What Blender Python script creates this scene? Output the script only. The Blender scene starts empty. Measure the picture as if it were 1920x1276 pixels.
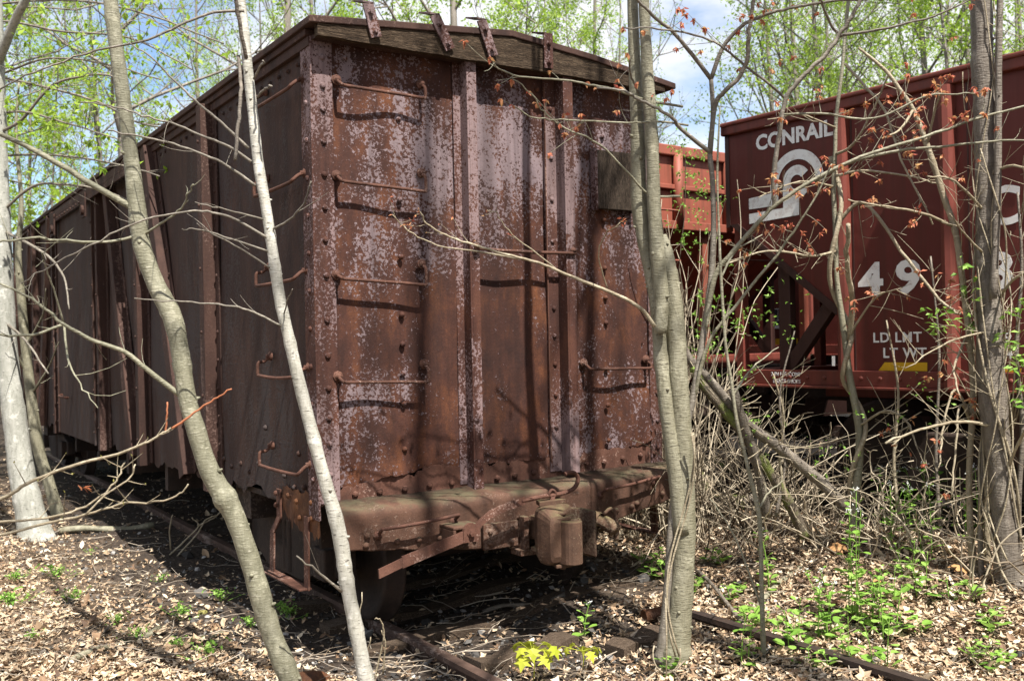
import bpy, math, random
import numpy as np
from mathutils import Vector, Matrix
rng = np.random.default_rng(7)
random.seed(7)
PI = math.pi
R = math.radians
scene = bpy.context.scene
COL = scene.collection

# ------------------------------------------------------------------ camera model
FPX = 1867.0
CAMZ = 1.88
ROLL = -R(1.15)
PITCH = R(0.12)
cp, sp = math.cos(PITCH), math.sin(PITCH)
c_, s_ = math.cos(ROLL), math.sin(ROLL)
CR = np.array([[1, 0, 0], [0, -sp, -cp], [0, cp, -sp]]) @ np.array([[c_, -s_, 0], [s_, c_, 0], [0, 0, 1]])
CC = np.array([0, 0, CAMZ])

def P(px, py, d):
    """world point seen at photo pixel (px, py), d metres in front of the camera"""
    return CC + CR @ (np.array([(px - 960) / FPX, -(py - 638) / FPX, -1.0]) * d)

YAW = R(33.5)
E_ = np.array([math.cos(YAW), math.sin(YAW), 0.0])
T_ = np.array([-math.sin(YAW), math.cos(YAW), 0.0])
N_ = np.array([(595 - 960) / FPX * 6.18, 6.18, 0.0])
HYAW = R(37)
HT = np.array([math.sin(HYAW), -math.cos(HYAW), 0.0])
HN = np.array([math.cos(HYAW), math.sin(HYAW), 0.0])
H_ = np.array([1.9755, 9.0, 0.0])

def W(u, v, z=0.0):
    return N_ + u * E_ + v * T_ + np.array([0, 0, z])

def uv(x, y):
    dx, dy = x - N_[0], y - N_[1]
    return dx * E_[0] + dy * E_[1], dx * T_[0] + dy * T_[1]

def sstep(a, b, x):
    t = np.clip((x - a) / (b - a), 0, 1)
    return t * t * (3 - 2 * t)

def gz(x, y):
    x = np.asarray(x, float); y = np.asarray(y, float)
    u, v = uv(x, y)
    z = -0.11 + 0.12 * sstep(0.9, 2.4, u) + 0.36 * sstep(2.3, 4.2, u) + 0.06 * sstep(4.2, 5.6, u)
    z = z + 0.10 * sstep(-0.8, -3.0, u) * 1.0
    z = z + 0.018 * np.sin(x * 2.3 + 1.1) * np.sin(y * 1.9 + 0.4) + 0.012 * np.sin(x * 5.1 + y * 3.3) + 0.008 * np.sin(x * 9.7 - y * 8.1)
    z = z + 0.5 * sstep(14, 60, np.hypot(x, y))
    return z

def G(px, py):
    """ground point seen at a photo pixel"""
    d = CR @ np.array([(px - 960) / FPX, -(py - 638) / FPX, -1.0])
    k = 3.0
    for _ in range(400):
        p = CC + d * k
        h = p[2] - float(gz(p[0], p[1]))
        if h < 0.002: break
        k += max(0.004, h * 0.7)
    return CC + d * k

# ------------------------------------------------------------------ mesh builder
class MB:
    def __init__(s):
        s.V = []; s.L = []; s.C = []; s.n = 0
    def add(s, V, F):
        V = np.asarray(V, float).reshape(-1, 3); F = np.asarray(F, int)
        if F.ndim == 1: F = F[None]
        s.V.append(V); s.L.append((F + s.n).ravel()); s.C.append(np.full(len(F), F.shape[1])); s.n += len(V)
    def hexa(s, p):
        s.add(p, [[0, 3, 2, 1], [4, 5, 6, 7], [0, 1, 5, 4], [1, 2, 6, 5], [2, 3, 7, 6], [3, 0, 4, 7]])
    def box(s, x0, x1, y0, y1, z0, z1):
        s.hexa([(x0, y0, z0), (x1, y0, z0), (x1, y1, z0), (x0, y1, z0), (x0, y0, z1), (x1, y0, z1), (x1, y1, z1), (x0, y1, z1)])
    def prism(s, poly, d, off=(0, 0, 0)):
        """poly: 3-D outline; d: extrusion vector"""
        p = np.asarray(poly, float) + np.asarray(off, float); n = len(p); d = np.asarray(d, float)
        s.add(np.vstack([p, p + d]), [list(range(n))[::-1]])
        base = s.n - 2 * n
        s.L.append(np.arange(n) + base + n); s.C.append(np.array([n]))
        q = np.array([[i, (i + 1) % n, (i + 1) % n + n, i + n] for i in range(n)]) + base
        s.L.append(q.ravel()); s.C.append(np.full(n, 4))
    def tube(s, pts, r, seg=8, cap=True, wob=0.0, tw=0.0):
        pts = np.asarray(pts, float); k = len(pts)
        r = np.broadcast_to(np.asarray(r, float), (k,)).copy()
        t = np.gradient(pts, axis=0); t /= (np.linalg.norm(t, axis=1)[:, None] + 1e-12)
        a = np.array([0, 0, 1.0]) if abs(t[0][2]) < 0.9 else np.array([1.0, 0, 0])
        ns = []
        nrm = np.cross(t[0], a); nrm /= np.linalg.norm(nrm)
        for i in range(k):
            nrm = nrm - t[i] * (nrm @ t[i]); nrm /= (np.linalg.norm(nrm) + 1e-12); ns.append(nrm)
        ns = np.array(ns); bs = np.cross(t, ns)
        th = np.linspace(0, 2 * PI, seg, endpoint=False)
        ang = th[None, :] + (np.arange(k)[:, None] * tw)
        rr = r[:, None] * (1 + (wob * rng.standard_normal((k, seg)) if wob else 0))
        V = pts[:, None, :] + rr[..., None] * (np.cos(ang)[..., None] * ns[:, None, :] + np.sin(ang)[..., None] * bs[:, None, :])
        i = np.arange(k - 1)[:, None] * seg; j = np.arange(seg)[None, :]; j2 = (j + 1) % seg
        F = np.stack([i + j, i + j2, i + seg + j2, i + seg + j], -1).reshape(-1, 4)
        s.add(V.reshape(-1, 3), F)
        if cap:
            b = s.n - k * seg
            s.L.append(np.arange(seg)[::-1] + b); s.C.append(np.array([seg]))
            s.L.append(np.arange(seg) + b + (k - 1) * seg); s.C.append(np.array([seg]))
    def lathe(s, prof, o, ax, seg=16):
        """prof: list of (radius, distance along ax) from o"""
        ax = np.asarray(ax, float); ax /= np.linalg.norm(ax)
        a = np.array([0, 0, 1.0]) if abs(ax[2]) < 0.9 else np.array([1.0, 0, 0])
        n1 = np.cross(ax, a); n1 /= np.linalg.norm(n1); n2 = np.cross(ax, n1)
        th = np.linspace(0, 2 * PI, seg, endpoint=False)
        ring = np.cos(th)[:, None] * n1 + np.sin(th)[:, None] * n2
        V = np.vstack([np.asarray(o, float) + ax * d + ring * max(r, 1e-4) for r, d in prof]); k = len(prof)
        i = np.arange(k - 1)[:, None] * seg; j = np.arange(seg)[None, :]; j2 = (j + 1) % seg
        s.add(V, np.stack([i + j, i + j2, i + seg + j2, i + seg + j], -1).reshape(-1, 4))
    def rivet(s, p, n, r=0.016):
        r = r * 1.2
        s.lathe([(r, -0.002), (r * .95, r * .3), (r * .62, r * .72), (r * .02, r * .88)], p, n, 8)
    def bolt(s, p, n, r=0.02):
        s.lathe([(r * 1.5, -.002), (r * 1.5, .006), (r, .007), (r, .024), (r * .1, .026)], p, n, 6)
    def scatter(s, TV, TF, pos, M):
        """copies of a template; M: (n,3,3)"""
        TV = np.asarray(TV, float); TF = np.asarray(TF, int); n = len(pos); k = len(TV)
        V = np.einsum('nij,kj->nki', M, TV) + np.asarray(pos)[:, None, :]
        F = TF[None] + (np.arange(n) * k)[:, None, None]
        s.add(V.reshape(-1, 3), F.reshape(-1, TF.shape[1]))
    def mesh(s, name, off=None, smooth=False):
        V = np.vstack(s.V)
        if off is not None: V = V - np.asarray(off)
        L = np.concatenate(s.L).astype(np.int32); C = np.concatenate(s.C).astype(np.int32)
        me = bpy.data.meshes.new(name)
        me.vertices.add(len(V)); me.vertices.foreach_set('co', V.astype(np.float32).ravel())
        me.loops.add(len(L)); me.loops.foreach_set('vertex_index', L)
        me.polygons.add(len(C)); me.polygons.foreach_set('loop_start', np.concatenate([[0], np.cumsum(C)[:-1]]).astype(np.int32))
        me.polygons.foreach_set('loop_total', C)
        me.polygons.foreach_set('use_smooth', np.full(len(C), bool(smooth)))
        me.update(calc_edges=True); me.validate()
        return me
    def build(s, name, mat, parent=None, off=None, smooth=False, bevel=0, label=None):
        me = s.mesh(name, off, smooth)
        if mat: me.materials.append(mat)
        o = bpy.data.objects.new(name, me); COL.objects.link(o)
        if parent is not None: o.parent = parent
        if bevel:
            b = o.modifiers.new('edge', 'BEVEL'); b.width = bevel; b.segments = 2; b.limit_method = 'ANGLE'; b.angle_limit = R(40)
        if label: o['label'] = label
        return o

def tag(o, label=None, cat=None, group=None, kind=None):
    if label: o['label'] = label
    if cat: o['category'] = cat
    if group: o['group'] = group
    if kind: o['kind'] = kind
    return o

def empty(name, loc=(0, 0, 0), rz=0.0, label=None, cat=None, group=None):
    o = bpy.data.objects.new(name, None); COL.objects.link(o)
    o.location = [float(a) for a in loc]; o.rotation_euler = (0, 0, rz); o.empty_display_size = 0.2
    return tag(o, label, cat, group)

def copy_tree(o, parent=None):
    c = o.copy(); COL.objects.link(c)
    if parent is not None: c.parent = parent
    for ch in list(o.children): copy_tree(ch, c)
    return c

def spline(pts, n=None, per=6):
    """Catmull-Rom through control points (rows may carry a radius column)"""
    p = np.asarray(pts, float); k = len(p)
    if k < 3:
        t = np.linspace(0, 1, per + 1)[:, None]; return p[0] * (1 - t) + p[-1] * t
    q = np.vstack([2 * p[0] - p[1], p, 2 * p[-1] - p[-2]]); out = []
    for i in range(1, k):
        a, b, c, d = q[i - 1], q[i], q[i + 1], q[i + 2]
        for t in np.linspace(0, 1, per, endpoint=False):
            out.append(0.5 * (2 * b + (c - a) * t + (2 * a - 5 * b + 4 * c - d) * t * t + (3 * b - a - 3 * c + d) * t ** 3))
    out.append(p[-1]); return np.array(out)

def rotmats(n, tilt=0.6, full=False):
    """random rotations, mostly flat with the given tilt"""
    if full:
        q = rng.standard_normal((n, 4)); q /= np.linalg.norm(q, axis=1)[:, None]
        w, x, y, z = q.T
        return np.stack([np.stack([1 - 2 * (y * y + z * z), 2 * (x * y - z * w), 2 * (x * z + y * w)], -1),
                         np.stack([2 * (x * y + z * w), 1 - 2 * (x * x + z * z), 2 * (y * z - x * w)], -1),
                         np.stack([2 * (x * z - y * w), 2 * (y * z + x * w), 1 - 2 * (x * x + y * y)], -1)], 1)
    a = rng.uniform(0, 2 * PI, n); b = rng.normal(0, tilt, n); c = rng.normal(0, tilt, n)
    ca, sa, cb, sb, cc, sc = np.cos(a), np.sin(a), np.cos(b), np.sin(b), np.cos(c), np.sin(c)
    o = np.zeros(n); i = np.ones(n)
    Rz = np.stack([np.stack([ca, -sa, o], -1), np.stack([sa, ca, o], -1), np.stack([o, o, i], -1)], 1)
    Rx = np.stack([np.stack([i, o, o], -1), np.stack([o, cb, -sb], -1), np.stack([o, sb, cb], -1)], 1)
    Ry = np.stack([np.stack([cc, o, sc], -1), np.stack([o, i, o], -1), np.stack([-sc, o, cc], -1)], 1)
    return Ry @ Rx @ Rz

# ------------------------------------------------------------------ materials
class NT:
    def __init__(s, name):
        s.m = bpy.data.materials.new(name); s.m.use_nodes = True; s.t = s.m.node_tree; s.t.nodes.clear()
        s.out = s.n('ShaderNodeOutputMaterial'); s.b = s.n('ShaderNodeBsdfPrincipled')
        s.l(s.b.outputs[0], s.out.inputs[0]); s.tc = s.n('ShaderNodeTexCoord')
    def n(s, t, **k):
        x = s.t.nodes.new(t)
        for a, b in k.items(): setattr(x, a, b)
        return x
    def l(s, a, b): s.t.links.new(a, b)
    def map(s, scale=(1, 1, 1), loc=(0, 0, 0), src='Object'):
        x = s.n('ShaderNodeMapping'); x.inputs['Scale'].default_value = scale; x.inputs['Location'].default_value = loc
        s.l(s.tc.outputs[src], x.inputs[0]); return x.outputs[0]
    def noise(s, scale, detail=4, rough=.6, vec=None, dist=0):
        x = s.n('ShaderNodeTexNoise'); x.inputs['Scale'].default_value = scale; x.inputs['Detail'].default_value = detail
        x.inputs['Roughness'].default_value = rough; x.inputs['Distortion'].default_value = dist
        s.l(vec if vec is not None else s.tc.outputs['Object'], x.inputs['Vector']); return x.outputs[0]
    def ramp(s, fac, stops, interp='LINEAR'):
        x = s.n('ShaderNodeValToRGB'); x.color_ramp.interpolation = interp; el = x.color_ramp.elements
        while len(el) < len(stops): el.new(0.5)
        for e, (p, c) in zip(el, stops):
            e.position = p; e.color = (c, c, c, 1) if isinstance(c, (int, float)) else (*c, 1)
        s.l(fac, x.inputs[0]); return x.outputs[0]
    def mix(s, fac, a, b, mode='MIX'):
        x = s.n('ShaderNodeMix', data_type='RGBA', blend_type=mode)
        for v, i in ((fac, 0), (a, 6), (b, 7)):
            if isinstance(v, (int, float)): x.inputs[i].default_value = v
            elif isinstance(v, tuple): x.inputs[i].default_value = (*v, 1)
            else: s.l(v, x.inputs[i])
        return x.outputs[2]
    def math(s, op, a, b=0.0, clamp=False):
        x = s.n('ShaderNodeMath', operation=op); x.use_clamp = clamp
        for v, i in ((a, 0), (b, 1)):
            if isinstance(v, (int, float)): x.inputs[i].default_value = v
            else: s.l(v, x.inputs[i])
        return x.outputs[0]
    def color(s, c):
        if isinstance(c, tuple): s.b.inputs['Base Color'].default_value = (*c, 1)
        else: s.l(c, s.b.inputs['Base Color'])
    def bump(s, h, strength=.4, dist=.01):
        x = s.n('ShaderNodeBump'); x.inputs['Strength'].default_value = strength; x.inputs['Distance'].default_value = dist
        s.l(h, x.inputs['Height']); s.l(x.outputs[0], s.b.inputs['Normal'])
    def set(s, rough=.8, metal=0.0, spec=.3):
        s.b.inputs['Roughness'].default_value = rough; s.b.inputs['Metallic'].default_value = metal
        s.b.inputs['Specular IOR Level'].default_value = spec
    def island(s):
        return s.n('ShaderNodeNewGeometry').outputs['Random Per Island']
    def translucent(s, col, fac):
        tr = s.n('ShaderNodeBsdfTranslucent'); mx = s.n('ShaderNodeMixShader'); mx.inputs[0].default_value = fac
        s.l(col, tr.inputs[0]); s.l(s.b.outputs[0], mx.inputs[1]); s.l(tr.outputs[0], mx.inputs[2]); s.l(mx.outputs[0], s.out.inputs[0])

def m_rustpaint(name, rust, paint, cover, scale=30., vs=.35, moss=None, dark_streak=.62):
    """rusted steel with what is left of an old coat of paint, in flakes"""
    t = NT(name)
    v = t.map((1, 1, vs))
    big = t.noise(1.7, 3, .55, v, .3); mid = t.noise(7, 4, .62, v, .2); fine = t.noise(scale, 4, .68); fine2 = t.noise(scale * 2.4, 2, .6)
    broad = t.noise(.85, 2, .5, None, .5)
    h = t.math('ADD', t.math('MULTIPLY', t.math('ADD', t.math('MULTIPLY', big, .55), t.math('MULTIPLY', broad, .6)), 1.15), t.math('MULTIPLY', mid, .62))
    h = t.math('ADD', h, t.math('MULTIPLY', fine, 1.0)); h = t.math('ADD', h, t.math('MULTIPLY', fine2, .34))
    k = t.ramp(h, [(0, 0), (1, 1)])
    f = t.n('ShaderNodeMapRange'); f.inputs[1].default_value = cover; f.inputs[2].default_value = cover + .05; t.l(h, f.inputs[0])
    rn = t.noise(5, 5, .7, v)
    rc = t.ramp(rn, [(.28, rust[0]), (.5, rust[1]), (.72, rust[2])])
    rc = t.mix(t.ramp(fine2, [(.3, 0.0), (.7, .5)]), rc, rust[0])
    pc = t.mix(t.noise(3.2, 3), paint[0], paint[1])
    c = t.mix(f.outputs[0], rc, pc)
    # thin vertical runs of rust
    st = t.noise(9, 3, .6, t.map((1.6, 1.6, .07)))
    c = t.mix(t.ramp(st, [(.56, 0.0), (.72, .6)]), c, rust[1])
    # dark streaks running down
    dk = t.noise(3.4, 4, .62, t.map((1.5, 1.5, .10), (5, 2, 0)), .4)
    c = t.mix(t.ramp(dk, [(.50, 0.0), (.66, dark_streak)]), c, tuple(x * .55 for x in rust[0]))
    if moss:
        up = t.n('ShaderNodeSeparateXYZ'); t.l(t.n('ShaderNodeNewGeometry').outputs['Normal'], up.inputs[0])
        mf = t.math('MULTIPLY', t.ramp(up.outputs[2], [(.3, 0.0), (.9, 1.0)]), t.ramp(t.noise(6, 4, .7), [(.4, 0.0), (.65, .6)]))
        c = t.mix(mf, c, moss)
    t.color(c); t.set(.82, 0, .25)
    t.bump(t.math('ADD', t.math('MULTIPLY', f.outputs[0], .35), t.math('ADD', fine, t.math('MULTIPLY', big, .3))), .55, .006)
    return t.m

RUST = ((.022, .0095, .008), (.060, .0225, .0145), (.150, .054, .022))
M = {}
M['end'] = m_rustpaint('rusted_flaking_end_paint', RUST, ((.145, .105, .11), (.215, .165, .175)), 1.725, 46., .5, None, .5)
M['post'] = m_rustpaint('rusted_post_steel', ((.026, .011, .009), (.066, .026, .018), (.12, .048, .028)), ((.17, .115, .115), (.21, .15, .15)), 1.64, 52.)
M['side'] = m_rustpaint('dull_blue_brown_side_paint', ((.024, .012, .0095), (.045, .023, .017), (.085, .043, .03)), ((.038, .029, .028), (.056, .040, .036)), 1.68, 40, .3, None, .22)
M['rib'] = m_rustpaint('brown_rib_steel', ((.028, .014, .011), (.05, .025, .019), (.08, .042, .031)), ((.10, .06, .05), (.12, .075, .06)), 1.8, 45)
M['sill'] = m_rustpaint('mossy_sill_steel', ((.042, .022, .015), (.088, .044, .029), (.135, .07, .046)), ((.14, .09, .068), (.165, .11, .085)), 1.76, 55, 1, (.10, .098, .055))
M['casting'] = m_rustpaint('mossy_cast_iron', ((.045, .025, .017), (.10, .055, .036), (.15, .085, .055)), ((.17, .12, .08), (.2, .145, .1)), 1.76, 60, 1, (.12, .12, .05))
M['rod'] = m_rustpaint('rusty_rod', ((.045, .021, .015), (.098, .043, .029), (.155, .075, .052)), ((.20, .125, .10), (.24, .155, .125)), 1.78, 60, 1)
M['deepr'] = m_rustpaint('orange_rotten_rust', ((.04, .017, .009), (.105, .042, .018), (.19, .078, .027)), ((.2, .1, .06), (.22, .12, .08)), 1.85, 40, 1)
M['under'] = m_rustpaint('black_brown_running_gear', ((.018, .013, .011), (.035, .023, .018), (.06, .036, .026)), ((.07, .05, .04), (.08, .06, .05)), 1.85, 30, 1)
M['rail'] = m_rustpaint('rusty_rail', ((.05, .03, .022), (.09, .055, .042), (.13, .085, .065)), ((.17, .13, .11), (.2, .15, .13)), 1.7, 25, 1)

def m_wood(name, a, b, c, sc=(1, 1, 1), moss=None):
    t = NT(name); v = t.map(sc)
    g = t.noise(14, 6, .7, v, .6); d = t.noise(60, 3, .6, v)
    col = t.ramp(g, [(.3, a), (.5, b), (.68, c)])
    col = t.mix(t.ramp(d, [(.42, .75), (.55, 0.0)]), col, tuple(x * .45 for x in a))
    if moss: col = t.mix(t.ramp(t.noise(5, 4, .7), [(.48, 0.0), (.62, .9)]), col, moss)
    t.color(col); t.set(.9, 0, .15); t.bump(t.math('ADD', g, d), .8, .012); return t.m
M['fascia'] = m_wood('weathered_roof_board', (.022, .015, .010), (.07, .047, .030), (.17, .125, .085), (.5, 6, 8))
M['plank'] = m_wood('grey_weathered_plank', (.022, .016, .012), (.055, .040, .029), (.10, .075, .055), (6, 6, .6))
M['tie'] = m_wood('rotting_tie', (.05, .035, .025), (.12, .085, .06), (.21, .16, .12), (1, 8, 8))
M['log'] = m_wood('mossy_log_bark', (.07, .055, .04), (.16, .13, .095), (.25, .21, .16), (3, 3, 3), (.14, .17, .04))

def m_bark(name, a, b, c, spots, sc=(1, 1, .35), bump=.5, ns=18):
    t = NT(name); v = t.map(sc)
    big = t.noise(2.2, 3, .6, v); g = t.noise(ns, 8, .74, v, .5); lich = t.noise(9, 4, .7)
    col = t.ramp(g, [(.3, a), (.5, b), (.7, c)])
    col = t.mix(t.ramp(big, [(.4, 0.0), (.65, .55)]), col, a)
    col = t.mix(t.ramp(lich, [(.56, 0.0), (.66, .45)]), col, tuple(min(.8, x * 1.5) for x in c))
    # lenticels: short flecks lying round the stem
    le = t.noise(26, 2, .5, t.map((1, 1, 4.2)))
    col = t.mix(t.ramp(le, [(.63, 0.0), (.70, .85)]), col, spots)
    t.color(col); t.set(.6, 0, .35); t.bump(t.math('ADD', g, t.math('MULTIPLY', le, .5)), bump, .012); return t.m
M['greybark'] = m_bark('olive_grey_smooth_bark', (.11, .105, .07), (.205, .195, .135), (.275, .262, .195), (.34, .32, .25), bump=.7)
M['birch'] = m_bark('pale_birch_bark', (.22, .21, .17), (.40, .385, .335), (.53, .51, .465), (.07, .06, .05), bump=.6)
M['dullbirch'] = m_bark('greyed_birch_bark', (.19, .19, .16), (.34, .34, .30), (.48, .47, .43), (.07, .065, .055), bump=.5)
M['midbark'] = m_bark('grey_tan_bark', (.12, .11, .07), (.215, .20, .14), (.29, .275, .205), (.09, .08, .055), bump=.8)
M['roughbark'] = m_bark('rough_grey_brown_bark', (.07, .058, .045), (.155, .13, .105), (.25, .22, .18), (.09, .075, .06), (1, 1, .22), 1.0, 30)
M['farbark'] = m_bark('far_forest_bark', (.10, .085, .07), (.19, .165, .14), (.28, .25, .22), (.22, .2, .17), (1, 1, .3), .5, 8)
M['vine'] = m_bark('pale_vine_bark', (.16, .125, .08), (.28, .235, .16), (.38, .33, .24), (.44, .39, .29), bump=.8)
M['maplebark'] = m_bark('grey_brown_sapling_bark', (.10, .085, .07), (.17, .15, .12), (.25, .22, .185), (.32, .29, .24), bump=.6)
M['cane'] = None
def m_island(name, stops, rough=.8, tr=0., spec=.25, bump=False):
    t = NT(name); c = t.ramp(t.island(), stops)
    t.color(c); t.set(rough, 0, spec)
    if tr: t.translucent(c, tr)
    return t.m
M['cane'] = m_island('dry_tan_canes', [(0, (.07, .052, .038)), (.25, (.17, .135, .095)), (.55, (.33, .275, .195)), (1, (.56, .48, .36))])
M['twig'] = m_island('dead_twigs', [(0, (.10, .08, .06)), (.5, (.21, .17, .13)), (1, (.36, .31, .25))])
M['litter'] = m_island('dry_leaf_litter', [(0, (.09, .055, .035)), (.14, (.20, .125, .075)), (.34, (.36, .25, .155)), (.6, (.48, .36, .24)), (.86, (.56, .45, .32)), (1, (.66, .57, .44))], .65, .12)
M['pebble'] = m_island('track_gravel', [(0, (.025, .023, .022)), (.5, (.07, .065, .06)), (.85, (.16, .15, .14)), (1, (.36, .34, .32))], .85)
M['spring'] = m_island('young_spring_leaves', [(0, (.18, .30, .03)), (.5, (.30, .45, .05)), (1, (.42, .55, .09))], .55, .5)
M['green'] = m_island('fresh_green_leaves', [(0, (.12, .25, .035)), (.5, (.22, .39, .065)), (1, (.33, .50, .12))], .5, .4)
M['yellowleaf'] = m_island('yellow_green_maple_leaves', [(0, (.33, .38, .03)), (1, (.48, .50, .06))], .5, .4)
M['red'] = m_island('red_maple_young_leaves', [(0, (.33, .07, .045)), (.5, (.50, .18, .10)), (1, (.55, .33, .14))], .55, .4)
M['olive'] = m_island('opening_olive_leaves', [(0, (.22, .2, .05)), (1, (.36, .33, .12))], .6, .35)
M['white'] = m_island('white_petals', [(0, (.7, .72, .68)), (1, (.8, .8, .78))], .6, .2)
M['haysun'] = m_island('tan_dead_leaf', [(0, (.42, .22, .09)), (1, (.55, .33, .16))], .6, .2)

def m_hopper(name, base, alt, rust):
    t = NT(name); v = t.map((1, 1, .3))
    c = t.mix(t.noise(1.3, 4, .6, v), base, alt)
    st = t.noise(8, 3, .6, t.map((1.5, 1.5, .06)))
    c = t.mix(t.ramp(st, [(.45, 0.0), (.7, .75)]), c, rust)
    c = t.mix(t.ramp(t.noise(11, 4, .65, t.map((1.2, 1.2, .04), (3, 1, 0))), [(.56, 0.0), (.75, .14)]), c, (.20, .09, .07))
    c = t.mix(t.ramp(t.noise(14, 5, .75), [(.60, 0.0), (.68, .7)]), c, rust)
    t.color(c); t.set(.6, 0, .35); t.bump(t.noise(2.2, 3, .5), .5, .03); return t.m
M['hopper'] = m_hopper('oxide_red_hopper_paint', (.118, .021, .015), (.092, .018, .013), (.07, .02, .012))
M['hoppertrim'] = m_hopper('oxide_red_trim_paint', (.165, .038, .026), (.13, .03, .021), (.08, .026, .018))
M['hopperlit'] = m_hopper('sunlit_orange_red_paint', (.25, .07, .042), (.2, .056, .036), (.12, .04, .025))  # sunlight on the sunward hopper ends put into a lighter red
M['hopperdark'] = m_hopper('dark_brown_hopper_frame', (.055, .022, .017), (.04, .018, .015), (.03, .014, .011))
def m_letter(name, a, b):
    t = NT(name); t.color(t.mix(t.ramp(t.noise(11, 6, .75), [(.5, 0.0), (.72, 1.0)]), a, b)); t.set(.7, 0, .2); return t.m
M['letter'] = m_letter('weathered_white_paint', (.80, .79, .77), (.45, .36, .33))
M['yellow'] = m_letter('faded_yellow_paint', (.62, .36, .02), (.45, .25, .03))
M['black'] = m_letter('black_stencil_panel', (.03, .03, .032), (.05, .045, .04))
t = NT('woodland_soil')
bw = t.noise(1.4, 5, .65); fn = t.noise(28, 5, .7)
c = t.ramp(fn, [(.3, (.05, .037, .027)), (.5, (.14, .102, .072)), (.7, (.28, .21, .15))])
# cinders along the track: distance across the track axis
sep = t.n('ShaderNodeSeparateXYZ'); mp = t.n('ShaderNodeMapping'); mp.vector_type = 'TEXTURE'
mp.inputs['Location'].default_value = tuple(N_); mp.inputs['Rotation'].default_value = (0, 0, YAW)
t.l(t.tc.outputs['Object'], mp.inputs[0]); t.l(mp.outputs[0], sep.inputs[0])
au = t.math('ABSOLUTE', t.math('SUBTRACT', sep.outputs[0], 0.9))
xx = t.ramp(sep.outputs[0], [(0, 0.0), (1, 1.0)]); far_shade = t.n('ShaderNodeMapRange'); far_shade.inputs[1].default_value = 3.9; far_shade.inputs[2].default_value = 4.8; t.l(sep.outputs[0], far_shade.inputs[0])
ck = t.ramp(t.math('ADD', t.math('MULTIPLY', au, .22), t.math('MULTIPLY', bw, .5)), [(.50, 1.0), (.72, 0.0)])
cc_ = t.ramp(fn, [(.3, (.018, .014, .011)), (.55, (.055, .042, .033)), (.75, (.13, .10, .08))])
c = t.mix(far_shade.outputs[0], t.mix(ck, c, cc_), (.012, .010, .009))  # shade under and beyond the hopper cars painted near-black into the soil
t.color(c); t.set(.95, 0, .15); t.bump(fn, 1.0, .03); M['soil'] = t.m
# ------------------------------------------------------------------ camera, sky, sun
cd = bpy.data.cameras.new('camera'); cam = bpy.data.objects.new('camera', cd); COL.objects.link(cam); scene.camera = cam
mw = Matrix([list(CR[0]) + [0], list(CR[1]) + [0], list(CR[2]) + [CAMZ], [0, 0, 0, 1]])
cam.matrix_world = mw
cd.sensor_width = 36; cd.lens = FPX / 1920 * 36; cd.clip_start = .05; cd.clip_end = 600
cd.dof.use_dof = True; cd.dof.focus_distance = 6.3; cd.dof.aperture_fstop = 3.6
EL = R(58.5)
sh = -T_ - 0.07 * E_; sh /= np.linalg.norm(sh)
SUN = Vector((*(sh[:2] * math.cos(EL)), math.sin(EL)))
sl = bpy.data.lights.new('sun', 'SUN'); sl.energy = 5.0; sl.angle = R(.53); sl.color = (1, .95, .87)
so = bpy.data.objects.new('sun', sl); COL.objects.link(so); so.rotation_euler = SUN.to_track_quat('Z', 'Y').to_euler(); so.location = (0, -5, 20)
w = bpy.data.worlds.new('World'); scene.world = w; w.use_nodes = True; nt = w.node_tree; nt.nodes.clear()
out = nt.nodes.new('ShaderNodeOutputWorld'); bg = nt.nodes.new('ShaderNodeBackground'); sky = nt.nodes.new('ShaderNodeTexSky')
sky.sky_type = 'NISHITA'; sky.sun_disc = False; sky.sun_elevation = EL; sky.sun_rotation = math.atan2(SUN.x, SUN.y)
sky.air_density = 1.0; sky.dust_density = .4; sky.ozone_density = 2.0
tc = nt.nodes.new('ShaderNodeTexCoord'); mpn = nt.nodes.new('ShaderNodeMapping'); mpn.inputs['Scale'].default_value = (1, 1, 2.2); mpn.inputs['Location'].default_value = (1.0, .0, .3)
ns = nt.nodes.new('ShaderNodeTexNoise'); ns.inputs['Scale'].default_value = 2.3; ns.inputs['Detail'].default_value = 7; ns.inputs['Roughness'].default_value = .58
rp = nt.nodes.new('ShaderNodeValToRGB'); rp.color_ramp.elements[0].position = .385; rp.color_ramp.elements[1].position = .52
mx = nt.nodes.new('ShaderNodeMix'); mx.data_type = 'RGBA'; mx.inputs[7].default_value = (5.5, 5.6, 5.8, 1)
L = nt.links.new
L(tc.outputs['Generated'], mpn.inputs[0]); L(mpn.outputs[0], ns.inputs['Vector']); L(ns.outputs[0], rp.inputs[0])
L(rp.outputs[0], mx.inputs[0]); L(sky.outputs[0], mx.inputs[6]); L(mx.outputs[2], bg.inputs[0]); L(bg.outputs[0], out.inputs[0])
bg.inputs[1].default_value = .085
scene.view_settings.view_transform = 'Standard'; scene.view_settings.look = 'None'; scene.view_settings.gamma = 1
scene.view_settings.exposure = 1.25
scene.cycles.max_bounces = 6; scene.cycles.diffuse_bounces = 3; scene.cycles.glossy_bounces = 2; scene.cycles.transmission_bounces = 3
scene.cycles.caustics_reflective = False; scene.cycles.caustics_refractive = False

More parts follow.
